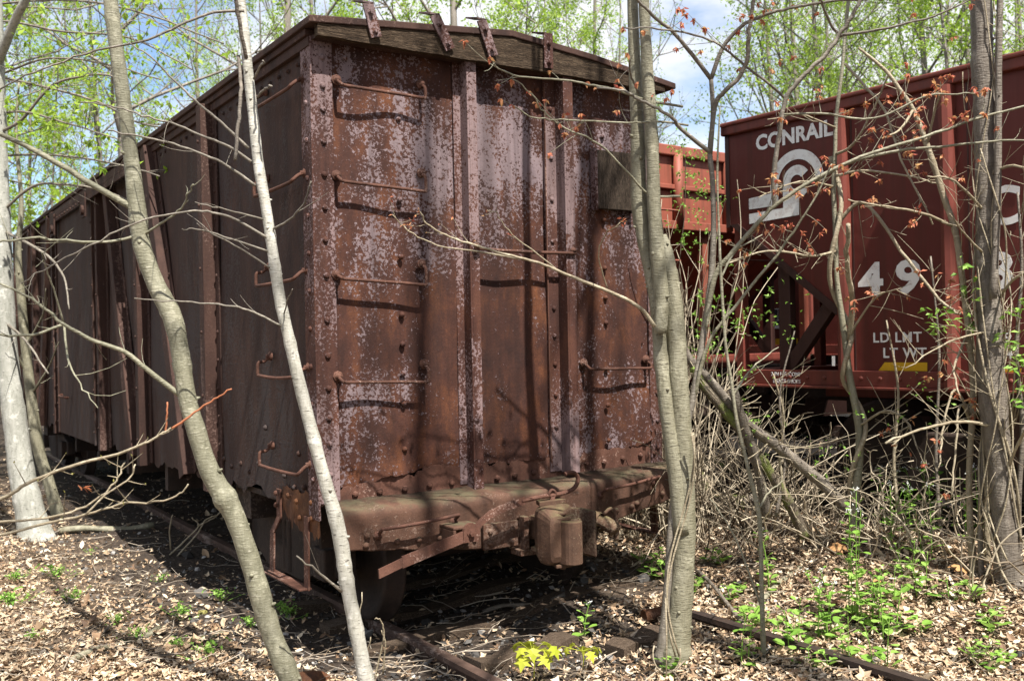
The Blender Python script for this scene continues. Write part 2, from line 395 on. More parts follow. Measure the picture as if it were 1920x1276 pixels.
# ------------------------------------------------------------------ ground
def axis(lo, hi, step, far):
    a = list(np.arange(lo, hi + 1e-6, step)); s = step; x = hi
    while x < far: s *= 1.28; x += s; a.append(x)
    s = step; x = lo; pre = []
    while x > -far: s *= 1.28; x -= s; pre.append(x)
    return np.array(pre[::-1] + a)
gx = axis(-9, 9, .11, 260); gy = axis(1, 20, .11, 260)
X, Y = np.meshgrid(gx, gy); Z = gz(X, Y) + rng.normal(0, .005, X.shape)
mb = MB(); nx = len(gx); ii = np.arange(len(gy) - 1)[:, None] * nx + np.arange(nx - 1)[None, :]
mb.add(np.stack([X, Y, Z], -1).reshape(-1, 3), np.stack([ii, ii + 1, ii + nx + 1, ii + nx], -1).reshape(-1, 4))
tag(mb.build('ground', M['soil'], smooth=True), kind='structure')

# dry leaves: many small curled leaves of three outlines
def leaf_tpl(kind):
    if kind == 0:   o = [(-.5, 0), (-.25, .16), (.05, .24), (.32, .15), (.52, 0), (.3, -.17), (.03, -.22), (-.28, -.14)]
    elif kind == 1: o = [(-.5, 0), (-.2, .12), (-.12, .38), (.12, .18), (.52, .05), (.16, -.2), (-.08, -.40), (-.2, -.1)]
    else:           o = [(-.55, 0), (-.3, .09), (0, .13), (.3, .08), (.55, 0), (.28, -.09), (0, -.12), (-.3, -.08)]
    V = [(0, 0, .0)] + [(x, y, 1.0 * abs(y) ** 1.15 + .55 * x * x - .1) for x, y in o]
    return np.array(V), np.array([[0, i, i % 8 + 1] for i in range(1, 9)])
def frustum_pts(n, y0, y1, pw=1.6, half=.60):
    a = 1 - pw; q = rng.uniform(0, 1, n); y = (y0 ** a + q * (y1 ** a - y0 ** a)) ** (1 / a)
    x = rng.uniform(-half, half, n) * y; return x, y
def litter_density(u, v):
    d = np.ones_like(u)
    under = (u > -.15) & (u < 2.75) & (v > -.35); d = np.where(under, .07, d)
    left = (u <= -.15) & (u > -1.5); d = np.where(left, .22 + .5 * sstep(-.3, -1.3, u) + .3 * sstep(2.0, -.5, v), d)
    tr = (u > .0) & (u < 2.2) & (v <= -.35); d = np.where(tr, .13 + .55 * sstep(-.7, -1.8, v) + .5 * sstep(1.4, 2.0, u), d)
    d = np.where(u > 4.15, .05, d)
    return np.clip(d, 0, 1)
mb = MB()
for kind, n in ((0, 105000), (1, 90000), (2, 55000)):
    x, y = frustum_pts(n, 4.2, 24); xm, ym = frustum_pts(n // 2, 2.0, 20, 1.3, 1.5); k = np.abs(xm / ym) > .58; x = np.concatenate([x, xm[k]]); y = np.concatenate([y, ym[k]]); n = len(x)
    u, v = uv(x, y)
    cl = .5 + .5 * np.sin(x * 1.7 + 2 * np.sin(y * 1.3)) * np.sin(y * 2.1 + x)
    k = rng.uniform(0, 1, n) < litter_density(u, v) * (.62 + .38 * cl); x, y = x[k], y[k]; n = len(x)
    s = np.exp(rng.normal(math.log(.030), .42, n)) * (1 + .02 * y)
    Mx = rotmats(n, .42) * s[:, None, None]
    V, F = leaf_tpl(kind)
    mb.scatter(V, F, np.stack([x, y, gz(x, y) + rng.uniform(.005, .045, n)], -1), Mx)
tag(mb.build('leaf_litter', M['litter'], smooth=False), 'dry tan and brown leaf litter lying over the woodland floor', 'leaf litter', kind='stuff')

mb = MB()
n = 24000; x, y = frustum_pts(n, 4.3, 15, 1.8); u, v = uv(x, y)
k = rng.uniform(0, 1, n) < np.where((u > -1.2) & (u < 3.0), .75, .06); x, y = x[k], y[k]; n = len(x)
ico = np.array([(0, 0, 1), (.9, 0, .3), (.28, .85, .25), (-.72, .52, .3), (-.72, -.52, .2), (.28, -.85, .3), (.1, .1, -.6)]) * (1, .8, .6)
icf = np.array([[0, 1, 2], [0, 2, 3], [0, 3, 4], [0, 4, 5], [0, 5, 1], [6, 2, 1], [6, 3, 2], [6, 4, 3], [6, 5, 4], [6, 1, 5]])
s = np.exp(rng.normal(math.log(.012), .55, n))
mb.scatter(ico, icf, np.stack([x, y, gz(x, y) + s * .15], -1), rotmats(n, .5) * s[:, None, None])
tag(mb.build('gravel', M['pebble']), 'grey and black ballast stones and cinders around the rusty track', 'gravel', kind='stuff')

# twig litter: thin dead twigs lying flat
mb = MB()
n = 1500; x, y = frustum_pts(n, 4.4, 16, 1.5)
for a, b in zip(x, y):
    L_ = rng.uniform(.12, .6); th = rng.uniform(0, PI); r = rng.uniform(.0015, .0045)
    p = [];
    for q in np.linspace(-.5, .5, 4):
        xx = a + math.cos(th) * q * L_ + rng.normal(0, .012); yy = b + math.sin(th) * q * L_ + rng.normal(0, .012)
        p.append((xx, yy, float(gz(xx, yy)) + .02 + rng.uniform(0, .05)))
    mb.tube(p, [r, r, r * .8, r * .5], 4, cap=False)
tag(mb.build('twig_litter', M['twig']), 'thin dead twigs strewn over the leaves and cinders', 'twigs', kind='stuff')

# ------------------------------------------------------------------ track of the old box car
def rail_prism(mb, u, v0, v1, ztop, n=24, wob=.0, sink=None):
    pr = [(-.035, 0), (.035, 0), (.037, -.03), (.012, -.045), (.01, -.115), (.062, -.13), (.065, -.145), (-.065, -.145), (-.062, -.13), (-.01, -.115), (-.012, -.045), (-.037, -.03)]
    vs = np.linspace(v0, v1, n); k = len(pr); V = []
    for vv in vs:
        o = wob * math.sin(vv * .9)
        for a, b in pr: V.append(W(u + a + o, vv, ztop + b - (.13 * float(sstep(sink, sink + .35, vv)) if sink is not None else 0)))
    F = [[i * k + j, i * k + (j + 1) % k, (i + 1) * k + (j + 1) % k, (i + 1) * k + j] for i in range(n - 1) for j in range(k)]
    mb.add(V, F); b = mb.n - n * k
    mb.L.append(np.arange(k)[::-1] + b); mb.C.append(np.array([k])); mb.L.append(np.arange(k) + b + (n - 1) * k); mb.C.append(np.array([k]))
mb = MB(); rail_prism(mb, .62, -6, 15, -.035, wob=.012)
tag(mb.build('rail', M['rail']), 'rusty rail half buried in cinders under the box car\'s left wheels', 'rail', 'rails of the overgrown track')
mb = MB(); rail_prism(mb, 2.17, -6, 15, .10, n=90, wob=.01, sink=-.95)
tag(mb.build('rail', M['under']), 'dark bare rail lying on leaves right of the forked grey tree', 'rail', 'rails of the overgrown track')
for k, vv in enumerate((-1.0, -.62, .1, .75, 1.4)):
    mb = MB(); c = W(1.4, vv); pts = []
    u0, u1 = (.28 + .1 * math.sin(k * 3), 2.55)
    zz = -.115 if vv > -.3 else -.10
    if k == 1: u0, u1 = .70, 1.45
    if k == 0: u0, u1 = 1.5, 2.1
    V = []
    for q, uu in enumerate(np.linspace(u0, u1, 9)):
        hw = .10 + .012 * math.sin(q * 2 + k); zt = zz + .045 + .02 * math.sin(q * 1.7 + k * 2) + .11 * sstep(.9, 2.4, uu)
        V += [W(uu, vv - hw, zt - .12), W(uu, vv + hw, zt - .12), W(uu, vv + hw * .92, zt), W(uu, vv - hw * .95, zt + .008)]
    F = [[4 * i + j, 4 * i + (j + 1) % 4, 4 * i + 4 + (j + 1) % 4, 4 * i + 4 + j] for i in range(8) for j in range(4)] + [[0, 3, 2, 1], [32, 33, 34, 35]]
    mb.add(V, F)
    tag(mb.build('railroad_tie', M['tie']), 'short broken end of a grey tie in front of the left wheel' if k == 1 else 'short rotten piece of tie beside the rail near the rusty can' if k == 0 else 'rotting wooden tie sunk in the ground across the old track', 'railroad tie', 'ties of the overgrown track')

# ------------------------------------------------------------------ the box car
LEN = 13.1; WID = 2.8; ZS = .90; ZE = 3.80
car = empty('boxcar', N_, YAW, 'derelict rust brown steel box car with riveted end and ladder rungs', 'boxcar')
def nz(x, s=1.0): return s * (math.sin(x * 17.3) * .5 + math.sin(x * 43.1 + 1) * .3 + math.sin(x * 91.7 + 2) * .2 + math.sin(x * 217.3) * .16)

def end_sheet(u0, u1, tear, seed, seam=None, nu=90, nv_=34):
    """buckled end sheet with a rotted, ragged lower edge"""
    mb = MB(); us = np.linspace(u0, u1, nu); V = []
    for i, uu in enumerate(us):
        zb = tear(uu)
        for j in range(nv_):
            f = j / (nv_ - 1); z = zb + (ZE - zb) * f
            lo = math.exp(-(z - zb) * 3.0)
            vv = .010 * math.sin(uu * 7 + seed) * math.sin(z * 2.1 + seed) + .006 * math.sin(z * 5.3 + uu * 11) + lo * .022 * math.sin(uu * 9 + seed * 2)
            V.append((uu, vv, z))
    F = [[i * nv_ + j, (i + 1) * nv_ + j, (i + 1) * nv_ + j + 1, i * nv_ + j + 1] for i in range(nu - 1) for j in range(nv_ - 1)]
    mb.add(V, F); return mb
def tearf(pts, amp):
    xs = [p[0] for p in pts]; zs = [p[1] for p in pts]
    return lambda u: float(np.interp(u, xs, zs)) + amp * nz(u)
t1 = tearf([(.1, .975), (.3, 1.0), (.42, 1.025), (.6, 1.04), (.7, 1.062), (.9, 1.062), (1.1, 1.03)], .012)
t2 = tearf([(1.12, 1.05), (1.4, 1.05), (1.6, 1.045), (1.78, 1.05)], .013)
t3 = tearf([(1.9, 1.02), (2.1, 1.06), (2.3, 1.055), (2.5, 1.075), (2.65, 1.08), (2.72, 1.13), (2.8, 1.16)], .013)
FN = (0, -1, 0)
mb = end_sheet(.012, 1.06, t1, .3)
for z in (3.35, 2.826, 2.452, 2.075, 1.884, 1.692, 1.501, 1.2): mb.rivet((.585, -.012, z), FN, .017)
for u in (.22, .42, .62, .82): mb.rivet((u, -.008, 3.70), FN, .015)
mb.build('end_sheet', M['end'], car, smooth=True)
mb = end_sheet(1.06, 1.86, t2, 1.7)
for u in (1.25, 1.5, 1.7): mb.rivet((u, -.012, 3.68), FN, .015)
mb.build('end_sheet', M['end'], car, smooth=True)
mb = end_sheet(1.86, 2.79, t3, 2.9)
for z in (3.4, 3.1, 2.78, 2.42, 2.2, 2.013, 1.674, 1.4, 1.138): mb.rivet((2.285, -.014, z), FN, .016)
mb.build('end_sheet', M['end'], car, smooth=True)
# bottom flange the sheets were riveted to
mb = MB(); us = np.linspace(.0, 2.8, 240); V = []
for uu in us:
    tt = t1(uu) if uu < 1.06 else (t2(uu) if uu < 1.86 else t3(uu)); zt = tt + .012 - .04 * max(0, nz(uu * .55 + 3) - .12) - .01 * max(0, nz(uu * 2.1))
    z0 = .895 + .012 * nz(uu * .6 + 1) + .03 * max(0, (uu - 1.9))
    ob = -.010 - .006 * nz(uu * .5)
    V += [(uu, ob, z0), (uu, ob, zt), (uu, ob + .012, zt), (uu, ob + .012, z0)]
mb.add(V, [[4 * i + j, 4 * i + 4 + j, 4 * i + 4 + (j + 1) % 4, 4 * i + (j + 1) % 4] for i in range(239) for j in range(4)])
for u, z in ((.227, .944), (.398, .944), (.579, .944), (.761, .951), (.93, .95), (1.293, .948), (1.44, .953), (1.6, .96), (2.076, .986), (2.236, .981), (2.416, .994), (2.591, 1.005), (2.73, 1.01)): mb.rivet((u, -.018, z), FN, .018)
mb.build('bottom_flange', M['rod'], car)
# dark inside behind the gaps
mb = MB(); mb.box(.05, 2.75, .12, .16, .6, 3.7); mb.build('inner_lining', M['under'], car)
# corner posts
mb = MB(); mb.box(-.008, .125, -.022, -.006, .90, 3.80); mb.box(-.022, -.006, -.022, .14, .80, 3.80)
for z in (3.678, 3.5, 3.353, 3.152, 2.949, 2.742, 2.542, 2.319, 2.043, 1.82, 1.618, 1.435, 1.273, 1.08):
    mb.rivet((.058, -.022, z), FN, .0175)
for z in np.arange(1.0, 3.8, .235): mb.rivet((-.022, .05, z + .05), (-1, 0, 0), .016)
mb.build('corner_post', M['post'], car, bevel=.004)
mb = MB(); mb.box(2.70, 2.812, -.022, -.006, .93, 3.80)
for z in np.arange(1.05, 3.75, .21): mb.rivet((2.765, -.022, z), FN, .016)
mb.build('corner_post', M['post'], car, bevel=.004)
# Z-bar end posts
mb = MB(); mb.box(1.0, 1.056, -.016, -.004, .93, 3.79); mb.box(1.056, 1.072, -.105, -.004, .90, 3.80); mb.box(1.072, 1.132, -.105, -.092, .90, 3.80)
mb.build('end_post', M['post'], car, bevel=.003)
mb = MB(); mb.box(1.745, 1.846, -.022, -.004, .95, 3.79); mb.box(1.846, 1.862, -.125, -.004, .94, 3.77); mb.box(1.862, 1.93, -.125, -.112, .94, 3.77)
for z in (3.55, 3.2, 2.9, 2.6, 2.33, 2.12, 1.92, 1.72, 1.5, 1.27): mb.rivet((1.80, -.022, z), FN, .016)
mb.build('end_post', M['post'], car, bevel=.003)
mb = MB(); mb.box(1.742, 1.75, -.034, -.0225, 1.03, 3.7); mb.build('seam_strip', M['rod'], car)

def grab(u0, u1, za, zb, zr, zr2, r=.011, st=.09, bow=.0):
    mb = MB()
    c = [(u0, -.02, za), (u0, -.035, za - .005), (u0 + .002, -st, zr + .008), (u0 + .02, -st, zr)]
    for q in (.25, .5, .75): c.append((u0 + (u1 - u0) * q, -st - bow, zr + (zr2 - zr) * q - bow))
    c += [(u1 - .02, -st, zr2), (u1, -st + .008, zr2 + .014), (u1, -st + .012, zb - .035), (u1, -.035, zb - .012), (u1, -.02, zb)]
    mb.tube(spline(c, per=4), r, 8)
    for u, z in ((u0, za), (u1, zb)):
        mb.lathe([(.034, 0), (.034, .014), (.026, .016)], (u, -.016, z), FN, 8); mb.bolt((u, -.028, z), FN, .017)
    mb.build('grab_iron', M['rod'], car, smooth=True)
for a in ((.150, .752, 3.548, 3.596, 3.503, 3.489), (.138, .742, 2.948, 3.011, 2.903, 2.878), (.126, .732, 2.327, 2.41, 2.297, 2.268), (.122, .735, 1.691, 1.751, 1.654, 1.635)): grab(*a)
grab(2.06, 2.66, 1.72, 1.73, 1.675, 1.665)
mb = MB(); mb.tube([(1.08, -.128, 2.515), (1.3, -.13, 2.507), (1.6, -.13, 2.505), (1.92, -.138, 2.508)], .012, 8)
for u in (1.095, 1.905): mb.bolt((u, -.128 if u < 1.5 else -.127, 2.53), FN, .016)
mb.build('grab_iron', M['rod'], car, smooth=True)
# board for route cards
mb = MB(); mb.box(2.17, 2.55, -.062, -.03, 2.855, 3.29); mb.build('card_board', M['plank'], car, bevel=.004)
mb = MB(); mb.box(2.165, 2.19, -.07, -.01, 2.84, 3.30); mb.box(2.53, 2.555, -.07, -.01, 2.84, 3.30); mb.build('board_frame', M['post'], car, bevel=.003)

# roof, fascia and running board brackets
UC = WID / 2
mb = MB()
prof = [(-.075, 3.885), (.7, 3.955), (UC, 4.02), (2.1, 3.955), (WID + .1, 3.845)]
V = []
for vv in (-.16, LEN + .16):
    V += [(u, vv, z) for u, z in prof] + [(u, vv, z - .045) for u, z in prof]
F = []
for i in range(4): F += [[i, i + 1, i + 11, i + 10], [i + 5, i + 15, i + 16, i + 6], [i, i + 5, i + 6, i + 1], [i + 10, i + 11, i + 16, i + 15]]
F += [[0, 10, 15, 5], [4, 9, 19, 14]]
mb.add(V, F)
mb.build('roof', M['rib'], car, bevel=.006)
mb = MB()
n = 40; V = []
for i in range(n):
    u = -.02 + (WID + .02) * i / (n - 1); zt = float(np.interp(u, [p[0] for p in prof], [p[1] for p in prof])) - .047
    zb = 3.772 + .004 * nz(u)
    o = -.145 + .004 * nz(u * 2)
    V += [(u, o, zb), (u, o, zt), (u, o + .05, zt), (u, o + .05, zb)]
mb.add(V, [[4 * i + j, 4 * i + 4 + j, 4 * i + 4 + (j + 1) % 4, 4 * i + (j + 1) % 4] for i in range(n - 1) for j in range(4)] + [[0, 1, 2, 3], [4 * n - 1, 4 * n - 2, 4 * n - 3, 4 * n - 4]])
mb.build('fascia_board', M['fascia'], car)
mb = MB(); mb.box(-.01, WID, -.09, -.02, 3.775, 3.80); mb.build('end_cap_angle', M['rib'], car)
for (a, b) in (((.31, 4.015), (.365, 3.81)), ((.785, 4.02), (.90, 3.812)), ((1.145, 4.045), (1.235, 3.815)), ((1.693, 4.03), (1.693, 3.795))):
    mb = MB(); a = np.array(a); b = np.array(b); d = (b - a) / np.linalg.norm(b - a); s = np.array([-d[1], d[0]]) * .037
    po = [(*(a + s),), (*(a - s),), (*(b - s),), (*(b + s),)]
    mb.prism([(p[0], -.160, p[1]) for p in po], (0, -.011, 0))
    # bent-over top
    mb.prism([(a[0] - .037, -.171, a[1] + .001), (a[0] + .037, -.171, a[1] + .001), (a[0] + .037, -.02, a[1] + .045), (a[0] - .037, -.02, a[1] + .045)], (0, 0, .011))
    for q in (.28, .84): p = a + (b - a) * q; mb.bolt((p[0], -.171, p[1]), FN, .013)
    mb.build('running_board_bracket', M['post'], car)

# left side: sheets, ribs, door
SN = (-1, 0, 0)
mb = MB(); nu = 150; nv_ = 26; V = []
for i in range(nu):
    v = .13 + (LEN - .13) * i / (nu - 1)
    rag = .80 + .05 * nz(v * .7) + .035 * nz(v * 2.3 + 1) + (.06 if .2 < v < 1.9 else 0)
    if 1.7 < v < 2.5: rag = .76
    for j in range(nv_):
        f = (j / (nv_ - 1)); z = rag + (3.86 - rag) * f
        V.append((.008 * math.sin(v * 3.1 + z) * math.sin(z * 2.7) + .006 * math.exp(-(z - rag) * 4) * math.sin(v * 13), v, z))
mb.add(V, [[i * nv_ + j, i * nv_ + j + 1, (i + 1) * nv_ + j + 1, (i + 1) * nv_ + j] for i in range(nu - 1) for j in range(nv_ - 1)])
for v in np.arange(.22, 6.2, .17): mb.rivet((-.006, v, 3.68), SN, .014)
for v, z in ((.33, 1.19), (.25, .98), (.42, .96), (.95, 1.32), (1.1, 1.06), (.6, 1.02), (1.3, .98), (1.5, 1.02), (1.72, .98), (1.9, 1.02), (2.4, .92), (2.6, .95)): mb.rivet((-.004, v, z), SN, .017)
mb.build('side_sheet', M['side'], car, smooth=True)
mb = MB(); V = [(WID, .1, .85), (WID, LEN, .85), (WID, LEN, 3.86), (WID, .1, 3.86)]; mb.add(V, [[0, 1, 2, 3]])
mb.box(2.79, 2.805, .0, LEN, .78, 3.86); mb.box(0.0, WID, LEN - .012, LEN, .85, 3.86)
mb.build('far_side_sheet', M['side'], car)
mb = MB(); mb.box(-.05, .02, -.02, LEN, 3.80, 3.842); mb.box(-.03, .0, -.02, 6.3, 3.74, 3.80); mb.build('side_plate', M['rib'], car, bevel=.004)

def vrib(v0, v1, z0=.76, z1=3.80, dep=.11):
    mb = MB(); mb.box(-dep, -.002, v0, v0 + .02, z0, z1); mb.box(-dep, -dep + .014, v0 + .02, v1, z0, z1); mb.box(-.018, -.002, v0 - .09, v0, z0 + .03, z1)
    for z in np.arange(z0 + .15, z1, .22): mb.rivet((-.018, v0 - .045, z), SN, .013)
    for z in np.arange(z0 + .25, z1, .5): mb.rivet((-dep, (v0 + v1) / 2 + .01, z), SN, .013)
    mb.build('side_post', M['rib'], car, bevel=.003)
def drib(va, vb, z0=.80, z1=3.78, wd=.17, dep=.10):
    """hat-section diagonal from (va, z1) down to (vb, z0)"""
    mb = MB(); d = np.array([vb - va, z0 - z1]); d /= np.linalg.norm(d); s = np.array([-d[1], d[0]]) * wd / 2
    if s[0] < 0: s = -s
    A = np.array([va, z1]); B = np.array([vb, z0])
    for k0, k1, x0, x1 in ((-1.7, -.85, -.016, -.002), (.85, 1.7, -.016, -.002), (-.85, .85, -dep, -dep + .014)):
        q = [A + s * k0, A + s * k1, B + s * k1, B + s * k0]; mb.prism([(x0, a, b) for a, b in q], (x1 - x0, 0, 0))
    for kk in (-.85, .85):
        q = [A + s * (kk - .05), A + s * (kk + .05), B + s * (kk + .05), B + s * (kk - .05)]; mb.prism([(-dep + .002, a, b) for a, b in q], (dep - .004, 0, 0))
    for q in np.linspace(.04, .96, 13):
        p = A + (B - A) * q + s * 1.28; mb.rivet((-.016, p[0], p[1]), SN, .013)
        p = A + (B - A) * q - s * 1.28; mb.rivet((-.016, p[0], p[1]), SN, .013)
    mb.build('diagonal_brace', M['rib'], car, bevel=.003)
vrib(2.0, 2.12); drib(3.95, 2.78); vrib(4.2, 4.32); drib(5.75, 4.62)
vrib(6.05, 6.15)
vrib(9.05, 9.17); drib(9.5, 10.6); vrib(10.85, 10.97); drib(11.3, 12.4); vrib(12.9, 13.0)
mb = MB(); mb.box(-.095, -.07, 6.3, 8.75, .80, 3.62)
for e0 in (6.3, 8.70): mb.box(-.115, -.0951, e0, e0 + .05, .80, 3.62)
for z in np.arange(.95, 3.6, .24):
    for v in (6.325, 8.725): mb.rivet((-.115, v, z), SN, .013)
d0 = mb.build('sliding_door', M['side'], car, bevel=.004)
mb = MB(); mb.tube(spline([(-.13, 8.3, 1.32), (-.17, 8.3, 1.30), (-.17, 7.9, 1.30), (-.13, 7.9, 1.29)], per=4), .016, 6); mb.build('door_handle', M['rod'], d0)
mb = MB(); mb.box(-.15, -.06, 4.35, 8.9, 3.665, 3.74); mb.box(-.15, -.135, 4.35, 8.9, 3.60, 3.6645)
for v in np.arange(6.4, 8.7, .19): mb.rivet((-.15, v, 3.63), SN, .014)
for v in (6.45, 8.55): mb.box(-.17, -.151, v - .09, v + .09, 3.42, 3.70); mb.lathe([(.06, 0), (.06, .03), (.01, .035)], (-.17, v, 3.5), SN, 12)
mb.build('door_track', M['rib'], car, bevel=.003)

for zr in (3.50, 2.91, 2.30, 1.69, 1.08):
    mb = MB(); dz = .01 * nz(zr)
    c = [(-.02, .11, zr + .06), (-.06, .105, zr + .045), (-.10, .10, zr + .012), (-.105, .16, zr), (-.107, .45, zr - .004 + dz), (-.105, .77, zr), (-.105, .80, zr + .014), (-.10, .80, zr + .085), (-.06, .795, zr + .095), (-.02, .79, zr + .13)]
    mb.tube(spline(c, per=4), .0115, 8)
    for v, z in ((.11, zr + .06), (.79, zr + .13)): mb.lathe([(.03, 0), (.03, .014), (.022, .016)], (-.01, v, z), SN, 8); mb.bolt((-.022, v, z), SN, .016)
    mb.build('side_grab_iron', M['rod'], car, smooth=True)

def strap(mb, pts, wv, th, axis_w):
    """flat bar bent along pts; width vector axis_w*wv, thickness th"""
    pts = np.asarray(pts, float); w_ = np.asarray(axis_w, float) * wv / 2
    for a, b in zip(pts[:-1], pts[1:]):
        d = b - a; n = np.cross(d, w_); n = n / np.linalg.norm(n) * th
        a2 = a - d / np.linalg.norm(d) * th * .5; b2 = b + d / np.linalg.norm(d) * th * .5
        mb.hexa([a2 - w_, a2 + w_, b2 + w_, b2 - w_, a2 - w_ + n, a2 + w_ + n, b2 + w_ + n, b2 - w_ + n])
def stirrup(u, sg):
    mb = MB()
    strap(mb, [(u, .66, .92), (u, .66, .74), (u - .02 * sg, .74, .63), (u - .02 * sg, .76, .35)], .075, .013, (0, 1, 0))
    strap(mb, [(u - .02 * sg, .80, .345), (u - .02 * sg, .15, .345)], .085, .013, (1, 0, 0))
    strap(mb, [(u, .17, .80), (u - .01 * sg, .165, .35)], .075, .013, (0, 1, 0))
    for z in (.90, .82): mb.rivet((u - .014 * sg, .66, z), (-sg, 0, 0), .016)
    mb.build('sill_step', M['rod'], car, bevel=.003)
stirrup(-.03, 1); stirrup(2.86, -1)
# rotten corner plate above the step
mb = MB(); V = []
for i, v in enumerate(np.linspace(-.02, .62, 26)):
    zt = .95 + .02 * nz(v * 2.2); zb = .70 + .05 * nz(v * 1.6 + 2) + .06 * (v > .45)
    V += [(-.012 - .01 * nz(v), v, zb), (-.016, v, (zt + zb) / 2), (-.012, v, zt)]
mb.add(V, [[3 * i + j, 3 * i + j + 1, 3 * i + 4 + j, 3 * i + 3 + j] for i in range(25) for j in range(2)])
for v, z in ((.1, .9), (.1, .8), (.35, .88), (.3, .78), (.5, .9)): mb.rivet((-.02, v, z), SN, .016)
mb.build('corner_gusset', M['deepr'], car)

# end sill (bulged Z-bar), with pocket for the coupler
mb = MB(); n = 71; V = []
for i in range(n):
    u = .02 + (WID + .06) * i / (n - 1)
    zt = .868 + .0 + .028 * sstep(1.6, 2.8, u) + .006 * nz(u * .4)
    fb = float(np.interp(u, [0, .25, 1.0, 1.9, 2.2, 2.86], [.645, .62, .535, .55, .60, .71])) + .006 * nz(u * 1.1)
    if 1.28 < u < 1.62: fb = .70
    fv = -.235 - .035 * math.exp(-((u - 1.4) / .75) ** 2) + .006 * nz(u * .7)
    V += [(u, -.01, zt + .045), (u, fv + .05, zt + .012), (u, fv + .018, zt + .003), (u, fv + .003, zt - .022), (u, fv, zt - .045), (u, fv, zt - .05), (u, fv - .002, (fb + zt) / 2), (u, fv, fb + .012), (u, fv + .001, fb + .006), (u, fv + .006, fb), (u, fv + .016, fb), (u, fv + .02, zt - .05), (u, -.01, zt + .01)]
k = 13
mb.add(V, [[k * i + j, k * i + k + j, k * i + k + (j + 1) % k, k * i + (j + 1) % k] for i in range(n - 1) for j in range(k)])
mb.L.append(np.arange(k)); mb.C.append(np.array([k])); mb.L.append(np.arange(k)[::-1] + (n - 1) * k); mb.C.append(np.array([k]))
for u, z in ((.19, .66), (.2, .72), (.40, .66), (.55, .652), (.70, .645), (.95, .615), (2.15, .66), (2.35, .69), (2.6, .735), (2.3, .67)): mb.rivet((u, -.242 - .035 * math.exp(-((u - 1.4) / .75) ** 2), z), FN, .018)
for u, z in ((.165, .79), (.165, .735), (.62, .80)): mb.lathe([(.016, 0), (.014, .001)], (u, -.243, z), FN, 8)
mb.build('end_sill', M['sill'], car, smooth=True)
mb = MB(); mb.box(1.0, 1.27, -.30, -.277, .53, .70)
for z in (.57, .65): mb.rivet((1.05, -.30, z), FN, .018); mb.rivet((1.22, -.30, z), FN, .018)
mb.box(1.30, 1.34, -.33, -.2, .50, .72); mb.box(1.58, 1.62, -.33, -.2, .50, .72); mb.box(1.27, 1.66, -.33, -.2, .46, .50)
mb.build('coupler_carrier', M['sill'], car, bevel=.006)
def sgrab(u0, u1, z0, z1):
    mb = MB(); f = lambda u: -.237 - .035 * math.exp(-((u - 1.4) / .75) ** 2)
    c = [(u0, f(u0), z0 - .045), (u0, f(u0) - .03, z0 - .03), (u0, f(u0) - .065, z0 - .004), (u0 + .03, f(u0) - .075, z0), ((u0 + u1) / 2, f((u0 + u1) / 2) - .075, (z0 + z1) / 2 - .006), (u1 - .03, f(u1) - .075, z1), (u1, f(u1) - .065, z1 - .004), (u1, f(u1) - .03, z1 - .03), (u1, f(u1), z1 - .045)]
    mb.tube(spline(c, per=4), .011, 8)
    for u, z in ((u0, z0), (u1, z1)): mb.bolt((u, f(u) - .002, z - .05), FN, .02)
    mb.build('sill_grab_iron', M['rod'], car, smooth=True)
sgrab(.27, .80, .76, .79); sgrab(2.0, 2.52, .835, .875)
# coupler
cpl = bpy.data.objects.new('coupler', None); COL.objects.link(cpl); cpl.parent = car; cpl.location = (1.46, -.02, .625); cpl.scale = (.93, .95, .92); cpl.empty_display_size = .1
mb = MB(); mb.box(-.10, .07, -.52, .2, -.075, .10); mb.build('shank', M['casting'], cpl, bevel=.03)
def loft(secs, seg=20):
    mb = MB(); V = []
    for (x, y, z, rx, rz, pw) in secs:
        for a in np.linspace(0, 2 * PI, seg, endpoint=False):
            ca, sa = math.cos(a), math.sin(a)
            V.append((x + rx * np.sign(ca) * abs(ca) ** pw, y, z + rz * np.sign(sa) * abs(sa) ** pw))
    k = len(secs)
    mb.add(V, [[i * seg + j, i * seg + (j + 1) % seg, (i + 1) * seg + (j + 1) % seg, (i + 1) * seg + j] for i in range(k - 1) for j in range(seg)])
    mb.L.append(np.arange(seg)[::-1]); mb.C.append(np.array([seg])); mb.L.append(np.arange(seg) + (k - 1) * seg); mb.C.append(np.array([seg])); return mb
mb = loft([(.0, -.34, .02, .085, .10, .45), (-.01, -.40, .02, .12, .145, .4), (-.03, -.46, .01, .15, .19, .38), (-.05, -.53, .0, .155, .205, .35), (-.075, -.575, -.005, .13, .20, .35), (-.115, -.625, -.01, .085, .185, .35), (-.135, -.665, -.01, .06, .16, .35), (-.145, -.68, -.01, .035, .12, .4)])
for z in (.10, -.12): mb.box(-.185, .06, -.60, -.42, z, z + .028)
mb.prism([(-.16, -.50, .2), (.07, -.50, .2), (.03, -.40, .2), (-.12, -.40, .2)], (0, 0, .03))
mb.build('coupler_head', M['casting'], cpl, smooth=False, bevel=.012)
mb = MB()
mb.prism([(.02, -.48, -.15), (.07, -.46, -.17), (.16, -.55, -.17), (.185, -.70, -.17), (.16, -.715, -.17), (.13, -.60, -.16), (.06, -.54, -.16)], (0, 0, .33)); mb.box(.10, .16, -.60, -.46, -.10, .10); mb.build('guard_arm', M['casting'], cpl, bevel=.012)
mb = MB()
kn = [(-.085 + .07 * math.cos(a), -.715 + .06 * math.sin(a)) for a in np.linspace(-PI * .95, -.05, 8)] + [(-.01, -.66), (-.02, -.60), (-.06, -.575), (-.13, -.60), (-.16, -.66)]
